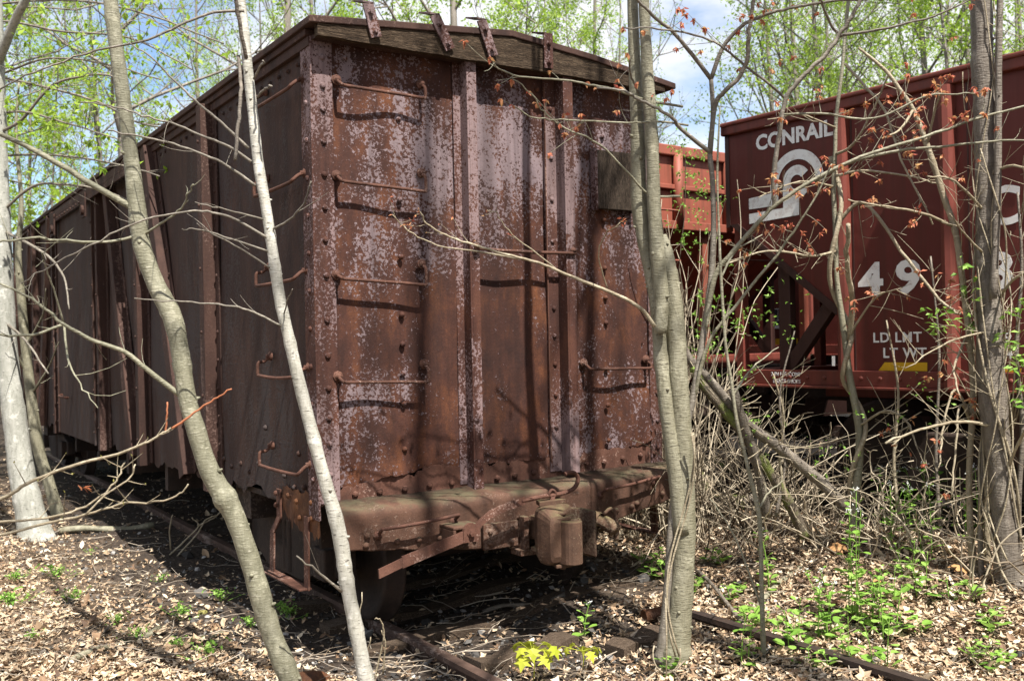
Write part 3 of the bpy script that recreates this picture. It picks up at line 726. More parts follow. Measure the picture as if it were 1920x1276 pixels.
mb.prism([(x + .045, y, -.185) for x, y in kn], (0, 0, .30)); mb.build('knuckle', M['casting'], cpl, bevel=.008)
mb = MB(); mb.lathe([(.02, -.23), (.02, .15), (.034, .152), (.034, .168), (.018, .175), (.001, .175)], (-.07, -.635, 0), (0, 0, 1), 10)
mb.prism([(-.15, -.67, .116), (-.03, -.69, .116), (.03, -.56, .116), (-.10, -.53, .116)], (0, 0, .024)); mb.prism([(-.15, -.67, -.212), (-.03, -.69, -.212), (.03, -.56, -.212), (-.10, -.53, -.212)], (0, 0, .024))
mb.build('knuckle_pin', M['casting'], cpl, bevel=.006)
mb = MB(); mb.tube([(-.02, -.46, .17), (-.02, -.46, .25)], .020, 8); mb.tube(spline([(-.02, -.46, .23), (.01, -.46, .27), (-.02, -.46, .30), (-.05, -.46, .27), (-.02, -.46, .24)], per=4), .011, 6); mb.build('lock_lifter', M['rod'], cpl, smooth=True)
# uncoupling lever
mb = MB()
ctrl = [(.175, -.45, .532), (.34, -.45, .582), (.80, -.45, .675)]
strap(mb, [(.175, -.45, .530), (.345, -.45, .580)], .055, .016, (0, .12, .99)); strap(mb, [(.33, -.452, .577), (.86, -.452, .70)], .07, .016, (0, .12, .99))
mb.prism([(.80 + .055 * math.cos(a), -.475, .70 + .06 * math.sin(a)) for a in np.linspace(0, PI, 8)] + [(.745, -.475, .64), (.855, -.475, .64)], (0, .02, 0)); mb.bolt((.80, -.475, .695), FN, .02)
strap(mb, [(.85, -.44, .715), (.885, -.44, .745), (.96, -.44, .79), (1.08, -.44, .825), (1.22, -.44, .85)], .05, .014, (0, .12, .99))
mb.tube(spline([(1.2, -.445, .85), (1.36, -.45, .862), (1.53, -.45, .868), (1.62, -.45, .89), (1.655, -.45, .925), (1.66, -.45, .965), (1.63, -.45, .995), (1.58, -.45, 1.0), (1.555, -.45, .992)], per=5), .015, 8)
mb.build('uncoupling_lever', M['rod'], car)
mb = MB(); mb.box(.70, .90, -.43, -.24, .715, .735); mb.box(.70, .72, -.43, -.24, .60, .7149); mb.build('lever_bracket', M['sill'], car, bevel=.006)
mb = MB(); mb.tube(spline([(1.84, -.1, .60), (1.86, -.30, .635), (1.90, -.40, .63), (1.93, -.47, .60), (1.94, -.5, .575)], per=4), [.035] * 3 + [.04] * 6 + [.05] * 8, 12)
mb.tube(spline([(1.90, -.42, .68), (1.95, -.44, .72), (1.99, -.44, .66), (1.985, -.45, .55), (1.975, -.46, .50)], per=3), [.014] * 7 + [.02] * 6, 6); mb.lathe([(.055, -.03), (.06, 0), (.055, .03)], (1.885, -.36, .64), (.3, -.9, -.2), 12)
mb.build('brake_pipe_cock', M['casting'], car, smooth=True)
# underframe and trucks
mb = MB(); mb.box(1.15, 1.22, .0, LEN, .48, .78); mb.box(1.58, 1.65, .0, LEN, .48, .78); mb.box(.1, 2.7, 1.6, 1.95, .58, .80); mb.box(.1, 2.7, 11.1, 11.45, .58, .80)
for v in (3.8, 5.4, 6.9, 8.4): mb.box(.05, 2.75, v, v + .1, .55, .82)
mb.box(.03, 2.77, .17, LEN, .82, .86)
mb.build('underframe', M['under'], car)
def wheelset(v):
    mb = MB(); zc = -.035 + .42
    for u, s in ((.60, 1), (2.20, -1)):
        mb.lathe([(.06, -.07), (.14, -.06), (.16, -.02), (.33, -.015), (.36, -.055), (.415, -.055), (.42, -.045), (.428, .035), (.445, .045), (.455, .06), (.45, .075), (.36, .08), (.33, .02), (.15, .03), (.08, .1)], (u, v, zc), (s, 0, 0), 40)
    mb.tube([(.3, v, zc), (2.5, v, zc)], .07, 12); mb.build('wheelset', M['under'], car, smooth=True)
for v in (.62, 2.3, 10.8, 12.5): wheelset(v)
for v0 in (.62, 10.8):
    for u in (.36, 2.44):
        mb = MB()
        q = [(v0 - .22, .30), (v0 - .22, .50), (v0 + .1, .56), (v0 + .45, .66), (v0 + 1.23, .66), (v0 + 1.58, .56), (v0 + 1.9, .50), (v0 + 1.9, .30), (v0 + 1.6, .33), (v0 + 1.2, .17), (v0 + .48, .17), (v0 + .08, .33)]
        mb.prism([(u - .06, a, b) for a, b in q], (.12, 0, 0))
        for a in (v0, v0 + 1.68): mb.box(u - .13, u + .03, a - .11, a + .11, .28, .50)
        for a in (-.12, .0, .12): mb.tube([(u - .02 + a * .1, v0 + .84 + a, .20), (u - .02 + a * .1, v0 + .84 + a, .60)], .05, 8)
        mb.build('truck_side_frame', M['under'], car, bevel=.015)
    mb = MB(); mb.box(.3, 2.5, v0 + .66, v0 + 1.02, .36, .58)
    for vv in (v0 + .30, v0 + 1.38): mb.box(.5, 2.3, vv - .05, vv + .05, .28, .40); mb.box(.48, .60, vv - .07, vv + .07, .22, .55); mb.box(2.2, 2.32, vv - .07, vv + .07, .22, .55)
    mb.build('truck_bolster', M['under'], car, bevel=.01)
# ------------------------------------------------------------------ hopper cars
def text(body, x, z, h, parent, mat, bold=.0, sx=1.0, y=-.006, name='lettering', space=1.0):
    c = bpy.data.curves.new(name, 'FONT'); c.body = body; c.size = h / .70; c.extrude = .0012; c.offset = bold * h; c.space_character = space
    c.resolution_u = 3
    tmp = bpy.data.objects.new(name, c); COL.objects.link(tmp)
    dg = bpy.context.evaluated_depsgraph_get(); me = bpy.data.meshes.new_from_object(tmp.evaluated_get(dg))
    bpy.data.objects.remove(tmp); bpy.data.curves.remove(c)
    me.name = name; me.materials.clear(); me.materials.append(mat)
    o = bpy.data.objects.new(name, me); COL.objects.link(o); o.parent = parent
    o.rotation_euler = (R(90), 0, 0); o.location = (x, y, z); o.scale = (sx, 1, 1); return o

def hopper(loc, label, L_=13.0, full=True, seed=0):
    root = empty('hopper_car', loc, HYAW - PI / 2, label, 'hopper car', 'red hopper cars on the far tracks')
    ZT, ZB, SL = 3.70, 1.56, 2.05; WD = 3.0
    body = M['hopper']; trim = M['hoppertrim']; dark = M['hopperdark']
    for y0, y1, nm in ((0, .012, 'side_sheet'), (WD - .012, WD, 'side_sheet')):
        mb = MB(); q = [(.03, 3.72), (.03, 2.90), (1.12, SL), (1.12, ZB), (L_ - 1.12, ZB), (L_ - 1.12, SL), (L_ - .03, 2.90), (L_ - .03, 3.72)]
        mb.prism([(a, y0, b) for a, b in q], (0, y1 - y0, 0)); mb.build(nm, body, root)
    # panel seams
    for x in (1.28, 2.24, 4.1): mb = MB(); mb.box(x, x + .012, -.004, -.0005, ZB, 3.7); mb.build('sheet_seam', dark, root)
    for y in (-.05, WD - .05):
        mb = MB(); mb.box(-.02, L_ + .02, y, y + .10, 3.70, 3.80); mb.box(-.02, L_ + .02, y - .02, y + .12, 3.775, 3.812); mb.build('top_chord', trim, root, bevel=.012)
    for y in (-.03, WD - .08):
        mb = MB(); mb.box(.15, L_ - .15, y, y + .11, 1.475, 1.60); mb.box(.15, L_ - .15, y - .03, y + .11, 1.452, 1.4745)
        if y < 0:
            for x in np.arange(.5, 6, .17): mb.rivet((x, y, 1.54), FN, .016)
        mb.build('side_sill', trim, root, bevel=.006)
    for x in (1.17, 2.06, 3.75, 5.5, 7.3, 9.1, 10.9, L_ - 1.2):
        mb = MB(); pr = [(-.05, 0), (-.05, -.05), (-.035, -.085), (0, -.1), (.035, -.085), (.05, -.05), (.05, 0)]
        mb.prism([(x + .05 + a, b - .001, 1.476) for a, b in pr], (0, 0, 2.22)); mb.build('side_post', trim, root, smooth=False)
        if x in (3.75, 7.3):
            mb = MB(); mb.prism([(x + .05 + a, WD - b + .001, 1.476) for a, b in pr], (0, 0, 2.22)); mb.build('side_post', trim, root)
    for e, sg in ((0.0, 1), (L_, -1)):
        lit = M['hopperlit'] if sg < 0 else trim  # sunward end takes the sunlit colour
        mb = MB(); x = lambda a: e + sg * a
        # end wall, then slope sheet running in under it
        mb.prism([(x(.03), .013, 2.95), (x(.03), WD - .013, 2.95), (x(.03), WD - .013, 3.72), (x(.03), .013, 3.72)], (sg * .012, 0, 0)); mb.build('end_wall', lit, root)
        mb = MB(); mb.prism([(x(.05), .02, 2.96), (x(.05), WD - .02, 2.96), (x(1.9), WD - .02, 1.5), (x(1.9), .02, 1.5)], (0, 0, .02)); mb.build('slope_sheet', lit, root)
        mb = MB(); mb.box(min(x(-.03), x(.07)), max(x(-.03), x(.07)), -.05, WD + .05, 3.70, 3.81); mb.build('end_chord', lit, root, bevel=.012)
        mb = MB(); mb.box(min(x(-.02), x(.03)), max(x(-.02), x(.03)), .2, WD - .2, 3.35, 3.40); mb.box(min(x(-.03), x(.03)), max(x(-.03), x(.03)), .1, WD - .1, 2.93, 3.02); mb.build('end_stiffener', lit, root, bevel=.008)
        for y in (.72, 1.5, 2.28):
            mb = MB(); mb.tube([(x(-.015), y, 2.95), (x(-.015), y, 3.72)], .055, 10); mb.build('end_post', lit, root, smooth=True)
        for y in (.02, 1.15, 1.75, WD - .1):
            mb = MB(); mb.box(min(x(.05), x(.13)), max(x(.05), x(.13)), y, y + .085, 1.60, 2.96); mb.build('end_strut', lit, root, bevel=.006)
        for z in (3.12, 2.6): mb = MB(); mb.tube([(x(.03), .2, z), (x(-.06), .21, z), (x(-.06), .68, z), (x(.03), .69, z)], .012, 6); mb.build('end_grab_iron', lit, root)
        # platform, diagonal braces inside the open end
        mb = MB(); mb.box(min(x(.05), x(.25)), max(x(.05), x(.25)), 0, WD, 1.46, 1.60); mb.box(min(x(.1), x(1.9)), max(x(.1), x(1.9)), 1.25, 1.75, 1.3, 1.56); mb.build('end_platform', trim, root, bevel=.008)
        for y in (.05, WD - .16):
            mb = MB(); q = [(x(.50), 1.60), (x(.64), 1.60), (x(1.12), 2.18), (x(1.02), 2.24)]
            mb.prism([(a, y, b) for a, b in q], (0, .08, 0)); mb.box(min(x(.50), x(.62)), max(x(.50), x(.62)), y, y + .08, 1.6, 2.62); mb.build('end_brace', dark, root, bevel=.005)
            mb = MB(); q = [(x(.03), 2.90), (x(.12), 2.90), (x(1.16), 2.10), (x(1.12), SL)]
            mb.prism([(a, (-.012 if y < 1 else WD + .004), b) for a, b in q], (0, .011, 0)); mb.build('slope_edge', dark, root)
        mb = MB(); mb.box(min(x(-.015), x(.03)), max(x(-.015), x(.03)), -.008, .05, 2.88, 3.70); mb.build('corner_post', dark, root)
        mb = MB(); mb.box(min(x(-.55), x(.3)), max(x(-.55), x(.3)), 1.40, 1.60, 1.25, 1.45); mb.box(min(x(-.62), x(-.45)), max(x(-.62), x(-.45)), 1.32, 1.70, 1.18, 1.50); mb.build('coupler', M['under'], root, bevel=.03)
    for x0 in (2.2, 5.2, 8.2):
        mb = MB(); mb.add([(x0, .1, 1.5), (x0 + 2.4, .1, 1.5), (x0 + 2.4, 2.9, 1.5), (x0, 2.9, 1.5), (x0 + .35, .3, .62), (x0 + 2.05, .3, .62), (x0 + 2.05, 2.7, .62), (x0 + .35, 2.7, .62)], [[0, 1, 5, 4], [1, 2, 6, 5], [2, 3, 7, 6], [3, 0, 4, 7], [4, 5, 6, 7]]); mb.build('hopper_chute', dark, root)
    mb = MB(); mb.box(.3, L_ - .3, 1.3, 1.7, 1.15, 1.5); mb.build('centre_sill', M['under'], root)
    for xc in (1.9, L_ - 1.9):
        for xa in (xc - .86, xc + .86):
            mb = MB()
            for y, s in ((.72, 1), (2.28, -1)):
                mb.lathe([(.06, -.07), (.14, -.06), (.33, -.015), (.36, -.055), (.415, -.055), (.428, .035), (.455, .06), (.45, .075), (.36, .08), (.15, .03), (.08, .1)], (xa, y, .87), (0, s, 0), 28)
            mb.tube([(xa, .45, .87), (xa, 2.55, .87)], .07, 10); mb.build('wheelset', M['under'], root, smooth=True)
        for y in (.45, 2.55):
            mb = MB(); q = [(xc - 1.08, .78), (xc - 1.08, .98), (xc - .5, 1.1), (xc + .5, 1.1), (xc + 1.08, .98), (xc + 1.08, .78), (xc + .4, .62), (xc - .4, .62)]
            mb.prism([(a, y - .06, b) for a, b in q], (0, .12, 0)); mb.build('truck_side_frame', M['under'], root, bevel=.02)
    return root

h1 = hopper(H_, 'dark red hopper car with white lettering behind the bare saplings')
h2 = hopper(H_ - HT * 14.3 + np.array([0, 0, .10]), 'orange red hopper car end in sunlight, between the old box car and the lettered hopper')
h3 = hopper(H_ - HT * 9.6 + HN * 4.3 + np.array([0, 0, .17]), 'red hopper car on the farthest track, glimpsed through the open end of the lettered hopper')

# markings on the near side of the lettered car
LT = M['letter']
text('CONRAIL', .335, 3.520, .125, h1, LT, .05, 1.0, space=1.02)
mb = MB()
def arc(cx, cz, r0, r1, a0, a1, n=28):
    a = np.radians(np.linspace(a0, a1, n)); V = []
    for t_ in a: V += [(cx + r0 * math.cos(t_), -.006, cz + r0 * math.sin(t_)), (cx + r1 * math.cos(t_), -.006, cz + r1 * math.sin(t_))]
    mb.add(V, [[2 * i, 2 * i + 1, 2 * i + 3, 2 * i + 2] for i in range(n - 1)])
def poly(q): mb.add([(a, -.006, b) for a, b in q], [list(range(len(q)))])
CX, CZ = .755, 3.185
arc(CX, CZ, .19, .272, -6, 180)
poly([(CX - .272, CZ), (CX - .19, CZ), (CX - .19, 3.012), (.245, 3.012), (.245, 3.108), (CX - .272, 3.122)])
arc(CX, CZ, .06, .142, 35, 325)
poly([(CX - .142, CZ), (CX - .115, CZ - .08), (CX - .03, CZ - .135), (CX + .02, CZ - .135), (CX + .02, 2.905), (.245, 2.885), (.245, 2.972), (CX - .142, 2.982)])
mb.build('logo', LT, h1)
for ch, x in (('4', 1.335), ('9', 1.655), ('8', 2.345)): text(ch, x, 2.20, .245, h1, LT, .05, 1.2)
text('CR', 2.345, 2.645, .265, h1, LT, .03, 1.05, space=1.15)
text('LD LMT', 1.445, 1.825, .075, h1, LT, .03, 1.05, space=1.12)
text('LT WT', 1.53, 1.705, .075, h1, LT, .03, 1.05, space=1.12)
text('229', 2.36, 1.81, .07, h1, LT, .02, 1.1, space=1.1)
text('24', 2.44, 1.70, .065, h1, LT, .02, 1.1)
text('2 IN H.F. COMP', .47, 1.55, .032, h1, LT, .01, 1.0, y=-.0335)
text('BRAKE SHOES', .49, 1.49, .032, h1, LT, .01, 1.0, y=-.0335)
mb = MB(); poly([(1.49, 1.603), (1.90, 1.603), (1.90, 1.668), (1.545, 1.668)]); mb.build('yellow_marking', M['yellow'], h1)
mb = MB(); poly([(2.33, 1.603), (2.60, 1.603), (2.60, 1.63), (2.40, 1.63), (2.40, 1.67), (2.33, 1.67)]); mb.build('yellow_marking', M['yellow'], h1)
mb = MB(); mb.add([(1.135, -.103, 1.64), (1.165, -.103, 1.64), (1.165, -.103, 1.72), (1.135, -.103, 1.72)], [[0, 1, 2, 3]]); mb.build('white_stripe', LT, h1)
# stencil block and yellow mark on the farthest car
xo = 9.6
mb = MB(); poly([(xo - 3.02, 1.83), (xo - 2.58, 1.83), (xo - 2.58, 2.11), (xo - 3.02, 2.11)]); mb.build('white_border_panel', LT, h3)
for a, b, c, d in ((-3.01, -2.83, 1.95, 2.10), (-2.82, -2.59, 1.95, 2.10), (-3.01, -2.59, 1.88, 1.94)):
    mb = MB(); mb.add([(xo + a, -.009, c), (xo + b, -.009, c), (xo + b, -.009, d), (xo + a, -.009, d)], [[0, 1, 2, 3]]); mb.build('black_panel', M['black'], h3)
mb = MB(); poly([(xo - 3.1, 1.61), (xo - 2.5, 1.61), (xo - 2.5, 1.69), (xo - 3.1, 1.69)]); mb.build('yellow_marking', M['yellow'], h3)
# rails of the two far tracks
for off, z, lab in ((0.0, .45, 'near'), (4.3, .62, 'far')):
    for yy in (.76, 2.24):
        mb = MB(); a = H_ + HN * (off + yy) - HT * 30; b = H_ + HN * (off + yy) + HT * 9
        s = HN * .036
        mb.prism([a - s + (0, 0, z - .15), a + s + (0, 0, z - .15), a + s + (0, 0, z), a - s + (0, 0, z)], b - a)
        tag(mb.build('rail', M['rail']), 'dull rail under the lettered hopper car' if off == 0 else 'dull rail under the farthest hopper car', 'rail', 'rails under the hopper cars ' + lab)
# ------------------------------------------------------------------ trees in front, traced limb by limb
LQ_V = np.array([(0, 0, 0), (.42, .26, .06), (1, 0, -.05), (.42, -.26, .06), (.45, 0, 0)]); LQ_F = np.array([[0, 4, 1], [1, 4, 2], [2, 4, 3], [3, 4, 0]])
def limb(pts, d0, d1, w0, w1, per=5, jit=.004):
    """photo polyline at depths d0..d1, pixel widths w0..w1 -> points, radii"""
    n = len(pts); k = np.linspace(0, 1, n)
    q = np.array([P(a, b, d0 + (d1 - d0) * t) for (a, b), t in zip(pts, k)])
    s = spline(q, per=per); m = len(s); s = s + rng.normal(0, jit, s.shape) * np.linspace(0, 1, m)[:, None]
    r = np.linspace(w0, w1, m) * .5 * (d0 + d1) / 2 / FPX
    return s, r
def trunk(mb, pts, depth, seg=14, per=6, ddep=0., wob=.012, ws=1.0):
    """pts rows (px, py, width px)"""
    n = len(pts); rows = []
    for i, (a, b, w_) in enumerate(pts):
        d = depth + ddep * i / max(1, n - 1); rows.append((*P(a, b, d), w_ * ws * .5 * d / FPX))
    s = spline(rows, per=per); m = len(s)
    bump = 1 + .018 * np.sin(np.arange(m) * 1.1) + .09 * (rng.uniform(0, 1, m) < .09)
    mb.tube(s[:, :3], s[:, 3] * bump, seg, wob=wob)
    for _ in range(m // 6):   # knots and snapped twig stubs
        i = int(rng.uniform(2, m - 3)); a = rng.uniform(0, 2 * PI); d = np.array([math.cos(a), math.sin(a), rng.uniform(.1, .6)]); r = s[i, 3]
        if r < .012: continue
        o = s[i, :3] + d * r * .85; k = min(.010, r * .22); mb.tube([o, o + d * k * 1.2, o + d * k * rng.uniform(1.4, 2.6)], [k * 1.5, k, k * .5], 6)
    return s
def twigs(mb, pts, n, ln, r, tips=None, f0=.2, spread=1.0, up=.35, sub=0):
    pts = np.asarray(pts); m = len(pts)
    for _ in range(n):
        i = int(rng.uniform(f0, .98) * (m - 1)); p = pts[i]; t_ = pts[min(i + 1, m - 1)] - pts[max(i - 1, 0)]; t_ /= np.linalg.norm(t_) + 1e-9
        d = t_ * rng.uniform(.2, 1) + rng.normal(0, .55, 3) * spread; d[2] += up * rng.uniform(0, 1); d /= np.linalg.norm(d)
        L_ = ln * rng.uniform(.3, 1.0); c = rng.normal(0, .16, 3); c[2] += .15
        q = np.array([p + d * L_ * f + c * L_ * f * f for f in (0, .3, .65, 1)])
        mb.tube(q, [r, r * .85, r * .65, r * .4], 4, cap=False)
        if tips is not None: tips.append(q[-1])
        if sub:
            twigs(mb, q, sub, ln * .45, r * .6, tips, .3, spread, up, 0)
def clusters(mb, tips, k, size, droop=.5, spread=.5):
    pos = []; Ms = []
    for p in tips:
        n = max(1, int(rng.poisson(k)))
        for _ in range(n):
            a = rng.uniform(0, 2 * PI); e = -droop + rng.normal(0, spread)
            x = np.array([math.cos(a) * math.cos(e), math.sin(a) * math.cos(e), math.sin(e)])
            y = np.cross([0, 0, 1], x); y /= np.linalg.norm(y) + 1e-9; ro = rng.normal(0, .6); z = np.cross(x, y)
            y2 = y * math.cos(ro) + z * math.sin(ro); z2 = np.cross(x, y2)
            Ms.append(np.stack([x, y2, z2], -1) * size * rng.uniform(.6, 1.25)); pos.append(p + rng.normal(0, size * .12, 3))
    if pos: mb.scatter(LQ_V, LQ_F, np.array(pos), np.array(Ms))
def Gn(px, py, dmax):
    g = G(px, py)
    if g[1] > dmax: g = P(px, py, dmax)
    return g
def tree_root(name, base, label, cat='tree', group=None): return empty(name, base, 0, label, cat, group)

# --- crooked grey tree left of the corner
base = P(560, 1330, 5.5); base[2] = float(gz(base[0], base[1])); r_ = tree_root('tree', base, 'crooked olive grey tree with a bend at knee height, left of the box car corner')
mb = MB(); trunk(mb, [(562, 1345, 60), (545, 1276, 55), (507, 1180, 52), (472, 1060, 52), (443, 975, 52), (425, 938, 58), (392, 880, 50), (366, 800, 48), (350, 740, 46), (338, 660, 46), (322, 592, 50), (292, 532, 46), (266, 460, 44), (257, 390, 46), (245, 290, 38), (232, 190, 36), (218, 90, 36), (207, 0, 36), (198, -90, 34), (180, -350, 28), (150, -800, 16)], 5.5, ws=.72)
mb.build('trunk', M['greybark'], r_, base, True)
for pts, w0, w1, tw in (([(256, 394), (200, 362), (130, 320), (60, 280), (0, 250), (-90, 210)], 13, 8, 3), ([(340, 742), (285, 700), (235, 660), (180, 640), (120, 607), (60, 560), (0, 530)], 11, 4, 7), ([(120, 607), (60, 627), (-20, 628)], 6, 4, 2), ([(120, 607), (128, 675), (150, 720), (185, 766)], 5, 2, 3), ([(120, 607), (100, 540), (85, 500), (78, 470)], 4, 2, 2), ([(265, 440), (210, 452), (140, 452), (60, 447), (-10, 455)], 6, 4, 5), ([(262, 445), (300, 420), (335, 395), (350, 372), (361, 345)], 5, 3, 3)):
    mb = MB(); s, r = limb(pts, 5.5, 5.25, w0, w1); mb.tube(s, r, 7); twigs(mb, s, tw, .28, .0028); mb.build('branch', M['greybark'], r_, base, True)

# --- slim white birch across the corner
base = P(700, 1335, 5.3); base[2] = float(gz(base[0], base[1])); r_ = tree_root('birch_tree', base, 'slim white birch leaning across the near corner of the box car')
mb = MB(); trunk(mb, [(705, 1350, 44), (687, 1276, 40), (668, 1180, 38), (652, 1100, 37), (640, 1020, 39), (628, 965, 38), (609, 900, 34), (585, 810, 33), (562, 720, 32), (541, 630, 30), (525, 560, 30), (511, 470, 28), (499, 390, 27), (485, 310, 28), (475, 220, 26), (466, 140, 26), (458, 60, 25), (452, 0, 24), (445, -80, 22), (428, -300, 16), (405, -700, 8)], 5.35, ws=.72)
mb.build('trunk', M['birch'], r_, base, True)
for pts, w0, w1, tw in (([(466, 278), (415, 230), (365, 188), (325, 150), (285, 110), (240, 80)], 6, 2.5, 4), ([(471, 303), (430, 275), (380, 255), (325, 232), (280, 220), (215, 200), (150, 190)], 6, 2.5, 4), ([(479, 348), (440, 320), (395, 295), (325, 270), (265, 257), (200, 245)], 6, 3, 3), ([(493, 411), (425, 393), (365, 380)], 4, 2, 2), ([(500, 445), (450, 416), (415, 402), (365, 396), (270, 412), (190, 450), (110, 490), (40, 530)], 6, 2.5, 7), ([(502, 471), (435, 448), (370, 430), (340, 429)], 4.5, 2, 3), ([(506, 502), (450, 465), (400, 440), (368, 418)], 4, 2, 2), ([(527, 611), (475, 585), (425, 572), (340, 565), (250, 561)], 5, 2.5, 2), ([(513, 429), (545, 410), (570, 380), (583, 340)], 4.5, 3, 1), ([(476, 148), (486, 128), (496, 114)], 5, 4, 0), ([(483, 182), (495, 168), (510, 160)], 5, 4, 0), ([(447, 105), (452, 165), (448, 220), (440, 300)], 7, 7, 0), ([(641, 1108), (600, 1075), (556, 1042)], 6, 3, 2), ([(462, 110), (452, 60), (442, 0), (436, -60)], 8, 8, 0), ([(458, 20), (400, 24), (350, 42), (275, 75), (180, 95), (80, 130), (0, 165)], 6, 3, 6), ([(532, 590), (540, 560), (548, 540)], 3, 2, 0)):
    mb = MB(); s, r = limb(pts, 5.33, 5.15, w0, w1); mb.tube(s, r, 6); twigs(mb, s, tw, .22, .0024); mb.build('branch', M['maplebark'] if w0 < 7 else M['roughbark'], r_, base, True)

# --- budding branches reaching in low from the left
base = P(-330, 1150, 4.6); base[2] = float(gz(base[0], base[1])); r_ = tree_root('sapling', base, 'low sapling at the left edge with bare budding branches over the leaf litter', 'sapling')
mb = MB(); s = np.array([base, base + (.03, 0, .5), base + (-.02, .02, 1.3), base + (.05, 0, 2.4)]); mb.tube(spline(s, per=4), np.linspace(.03, .012, 13), 8); mb.build('trunk', M['maplebark'], r_, base, True)
tips = []
for pts, w0, w1, tw in (([(-320, 1010), (-150, 980), (0, 935), (50, 906), (130, 875), (240, 845), (300, 815), (322, 803)], 9, 4, 9), ([(-320, 1040), (-120, 1015), (0, 1002), (70, 985), (160, 965), (240, 942), (320, 935), (355, 908)], 7, 3, 7), ([(-320, 1060), (-100, 985), (0, 978), (90, 970), (160, 950), (205, 915), (225, 890), (234, 866)], 6, 3, 8), ([(160, 965), (200, 925), (240, 900), (255, 870)], 4, 3, 2)):
    mb = MB(); s, r = limb(pts, 4.65, 4.75, w0, w1); mb.tube(s, r, 7); twigs(mb, s, tw, .16, .003, tips, .35, .9); mb.build('branch', M['vine'], r_, base, True)
mb = MB(); s, r = limb([(322, 803), (345, 788), (372, 768), (400, 748), (433, 731)], 4.75, 4.75, 5, 3); mb.tube(s, r, 6); mb.build('red_shoot', M['red'], r_, base, True)
mb = MB(); s, r = limb([(310, 812), (313, 785), (315, 755)], 4.75, 4.74, 4, 3); mb.tube(s, r, 6); mb.build('red_shoot', M['red'], r_, base, True)
mb = MB(); clusters(mb, tips, .8, .014, -1.0, .3); mb.build('leaves', M['olive'], r_, base)
mb = MB(); clusters(mb, [P(150, 908, 4.7), P(154, 914, 4.7)], 4, .05, .3, .4); mb.build('leaf_cluster', M['red'], r_, base)

# --- big birch at the left edge, with a thin grey stem behind
base = G(68, 1008); D = base[1]; r_ = tree_root('birch_tree', base, 'thick mottled birch with flared foot at the left edge')
mb = MB(); trunk(mb, [(70, 1022, 84), (62, 985, 66), (52, 940, 58), (40, 880, 52), (27, 780, 48), (14, 680, 46), (6, 560, 44), (1, 430, 42), (-5, 300, 42), (-10, 100, 38), (-15, -150, 30), (-20, -500, 18)], D, ws=.88)
mb.build('trunk', M['dullbirch'], r_, base, True)
for pts, w0, w1, tw in (([(-8, 125), (8, 85), (28, 38), (48, 0), (80, -60)], 20, 14, 2), ([(0, 430), (40, 450), (90, 480), (120, 520), (130, 580)], 7, 3, 6), ([(5, 600), (50, 640), (90, 700)], 6, 3, 4), ([(-4, 250), (40, 225), (100, 160), (180, 140), (240, 150)], 7, 3, 7), ([(0, 400), (60, 350), (110, 345), (190, 355), (260, 385)], 6, 3, 7)):
    mb = MB(); s, r = limb(pts, D, D - .6, w0, w1); mb.tube(s, r, 7); twigs(mb, s, tw, .5, .005); mb.build('branch', M['dullbirch'] if w0 > 10 else M['maplebark'], r_, base, True)
base = G(108, 965); D = base[1]; r_ = tree_root('sapling', base, 'thin bent grey stem just right of the mottled left edge birch', 'sapling')
mb = MB(); trunk(mb, [(112, 975, 26), (92, 905, 22), (72, 840, 22), (58, 740, 20), (48, 650, 18), (40, 560, 16), (34, 470, 12), (40, 380, 9), (30, 250, 6), (36, 150, 3)], D, 8)
mb.build('trunk', M['midbark'], r_, base, True)
for pts in ([(58, 740), (90, 690), (110, 640)], [(48, 650), (80, 590), (85, 540)], [(50, 700), (20, 640), (10, 600)]):
    mb = MB(); s, r = limb(pts, D, D - .4, 6, 2); mb.tube(s, r, 5); twigs(mb, s, 5, .4, .004); mb.build('branch', M['midbark'], r_, base, True)

# --- forked grey tree in front of the far corner
base = G(1268, 1246); D = base[1]; r_ = tree_root('tree', base, 'forked pale grey tree with twin stems before the box car\'s far corner')
mb = MB(); trunk(mb, [(1262, 1262, 78), (1267, 1235, 58), (1272, 1190, 47), (1279, 1100, 42), (1284, 1000, 41), (1283, 900, 38), (1278, 800, 37), (1271, 700, 37), (1267, 620, 37), (1262, 560, 33), (1254, 510, 32), (1249, 470, 24), (1243, 440, 13)], D, 16); mb.build('trunk', M['midbark'], r_, base, True)
mb = MB(); trunk(mb, [(1280, 1000, 34), (1266, 880, 30), (1250, 770, 27), (1239, 670, 26), (1233, 590, 26), (1222, 520, 25), (1208, 450, 27), (1198, 376, 30), (1196, 263, 27), (1190, 120, 23), (1186, 0, 20), (1183, -120, 19), (1178, -500, 14), (1170, -900, 6)], D - .02); mb.build('stem', M['midbark'], r_, base, True)
mb = MB(); trunk(mb, [(1238, 625, 24), (1240, 560, 28), (1233, 480, 27), (1226, 376, 25), (1222, 263, 24), (1213, 120, 22), (1207, 0, 20), (1203, -120, 19), (1205, -500, 13), (1212, -900, 6)], D - .10); mb.build('stem', M['midbark'], r_, base, True)
mb = MB()
for a, b, c in ((1285, 1010, 60), (1279, 930, 55)):   # thin vines hugging the foot
    q = np.array([P(1276 + 26 * math.sin(f * 5 + a), 1230 - f * 420, D - .12 + .05 * math.cos(f * 5 + a)) for f in np.linspace(0, 1, 14)]); mb.tube(q, .006, 6)
q = np.array([P(1250 + 26 * math.cos(f), 1225 + 36 * math.sin(f), D - .2) for f in np.linspace(-.3, 3.6, 14)]); mb.tube(q, .005, 6); mb.tube(np.array([P(1248, 1120, D - .18), P(1250, 1200, D - .2), P(1249, 1290, D - .25)]), .005, 6)
mb.build('vine', M['vine'], r_, base, True)
reds = []
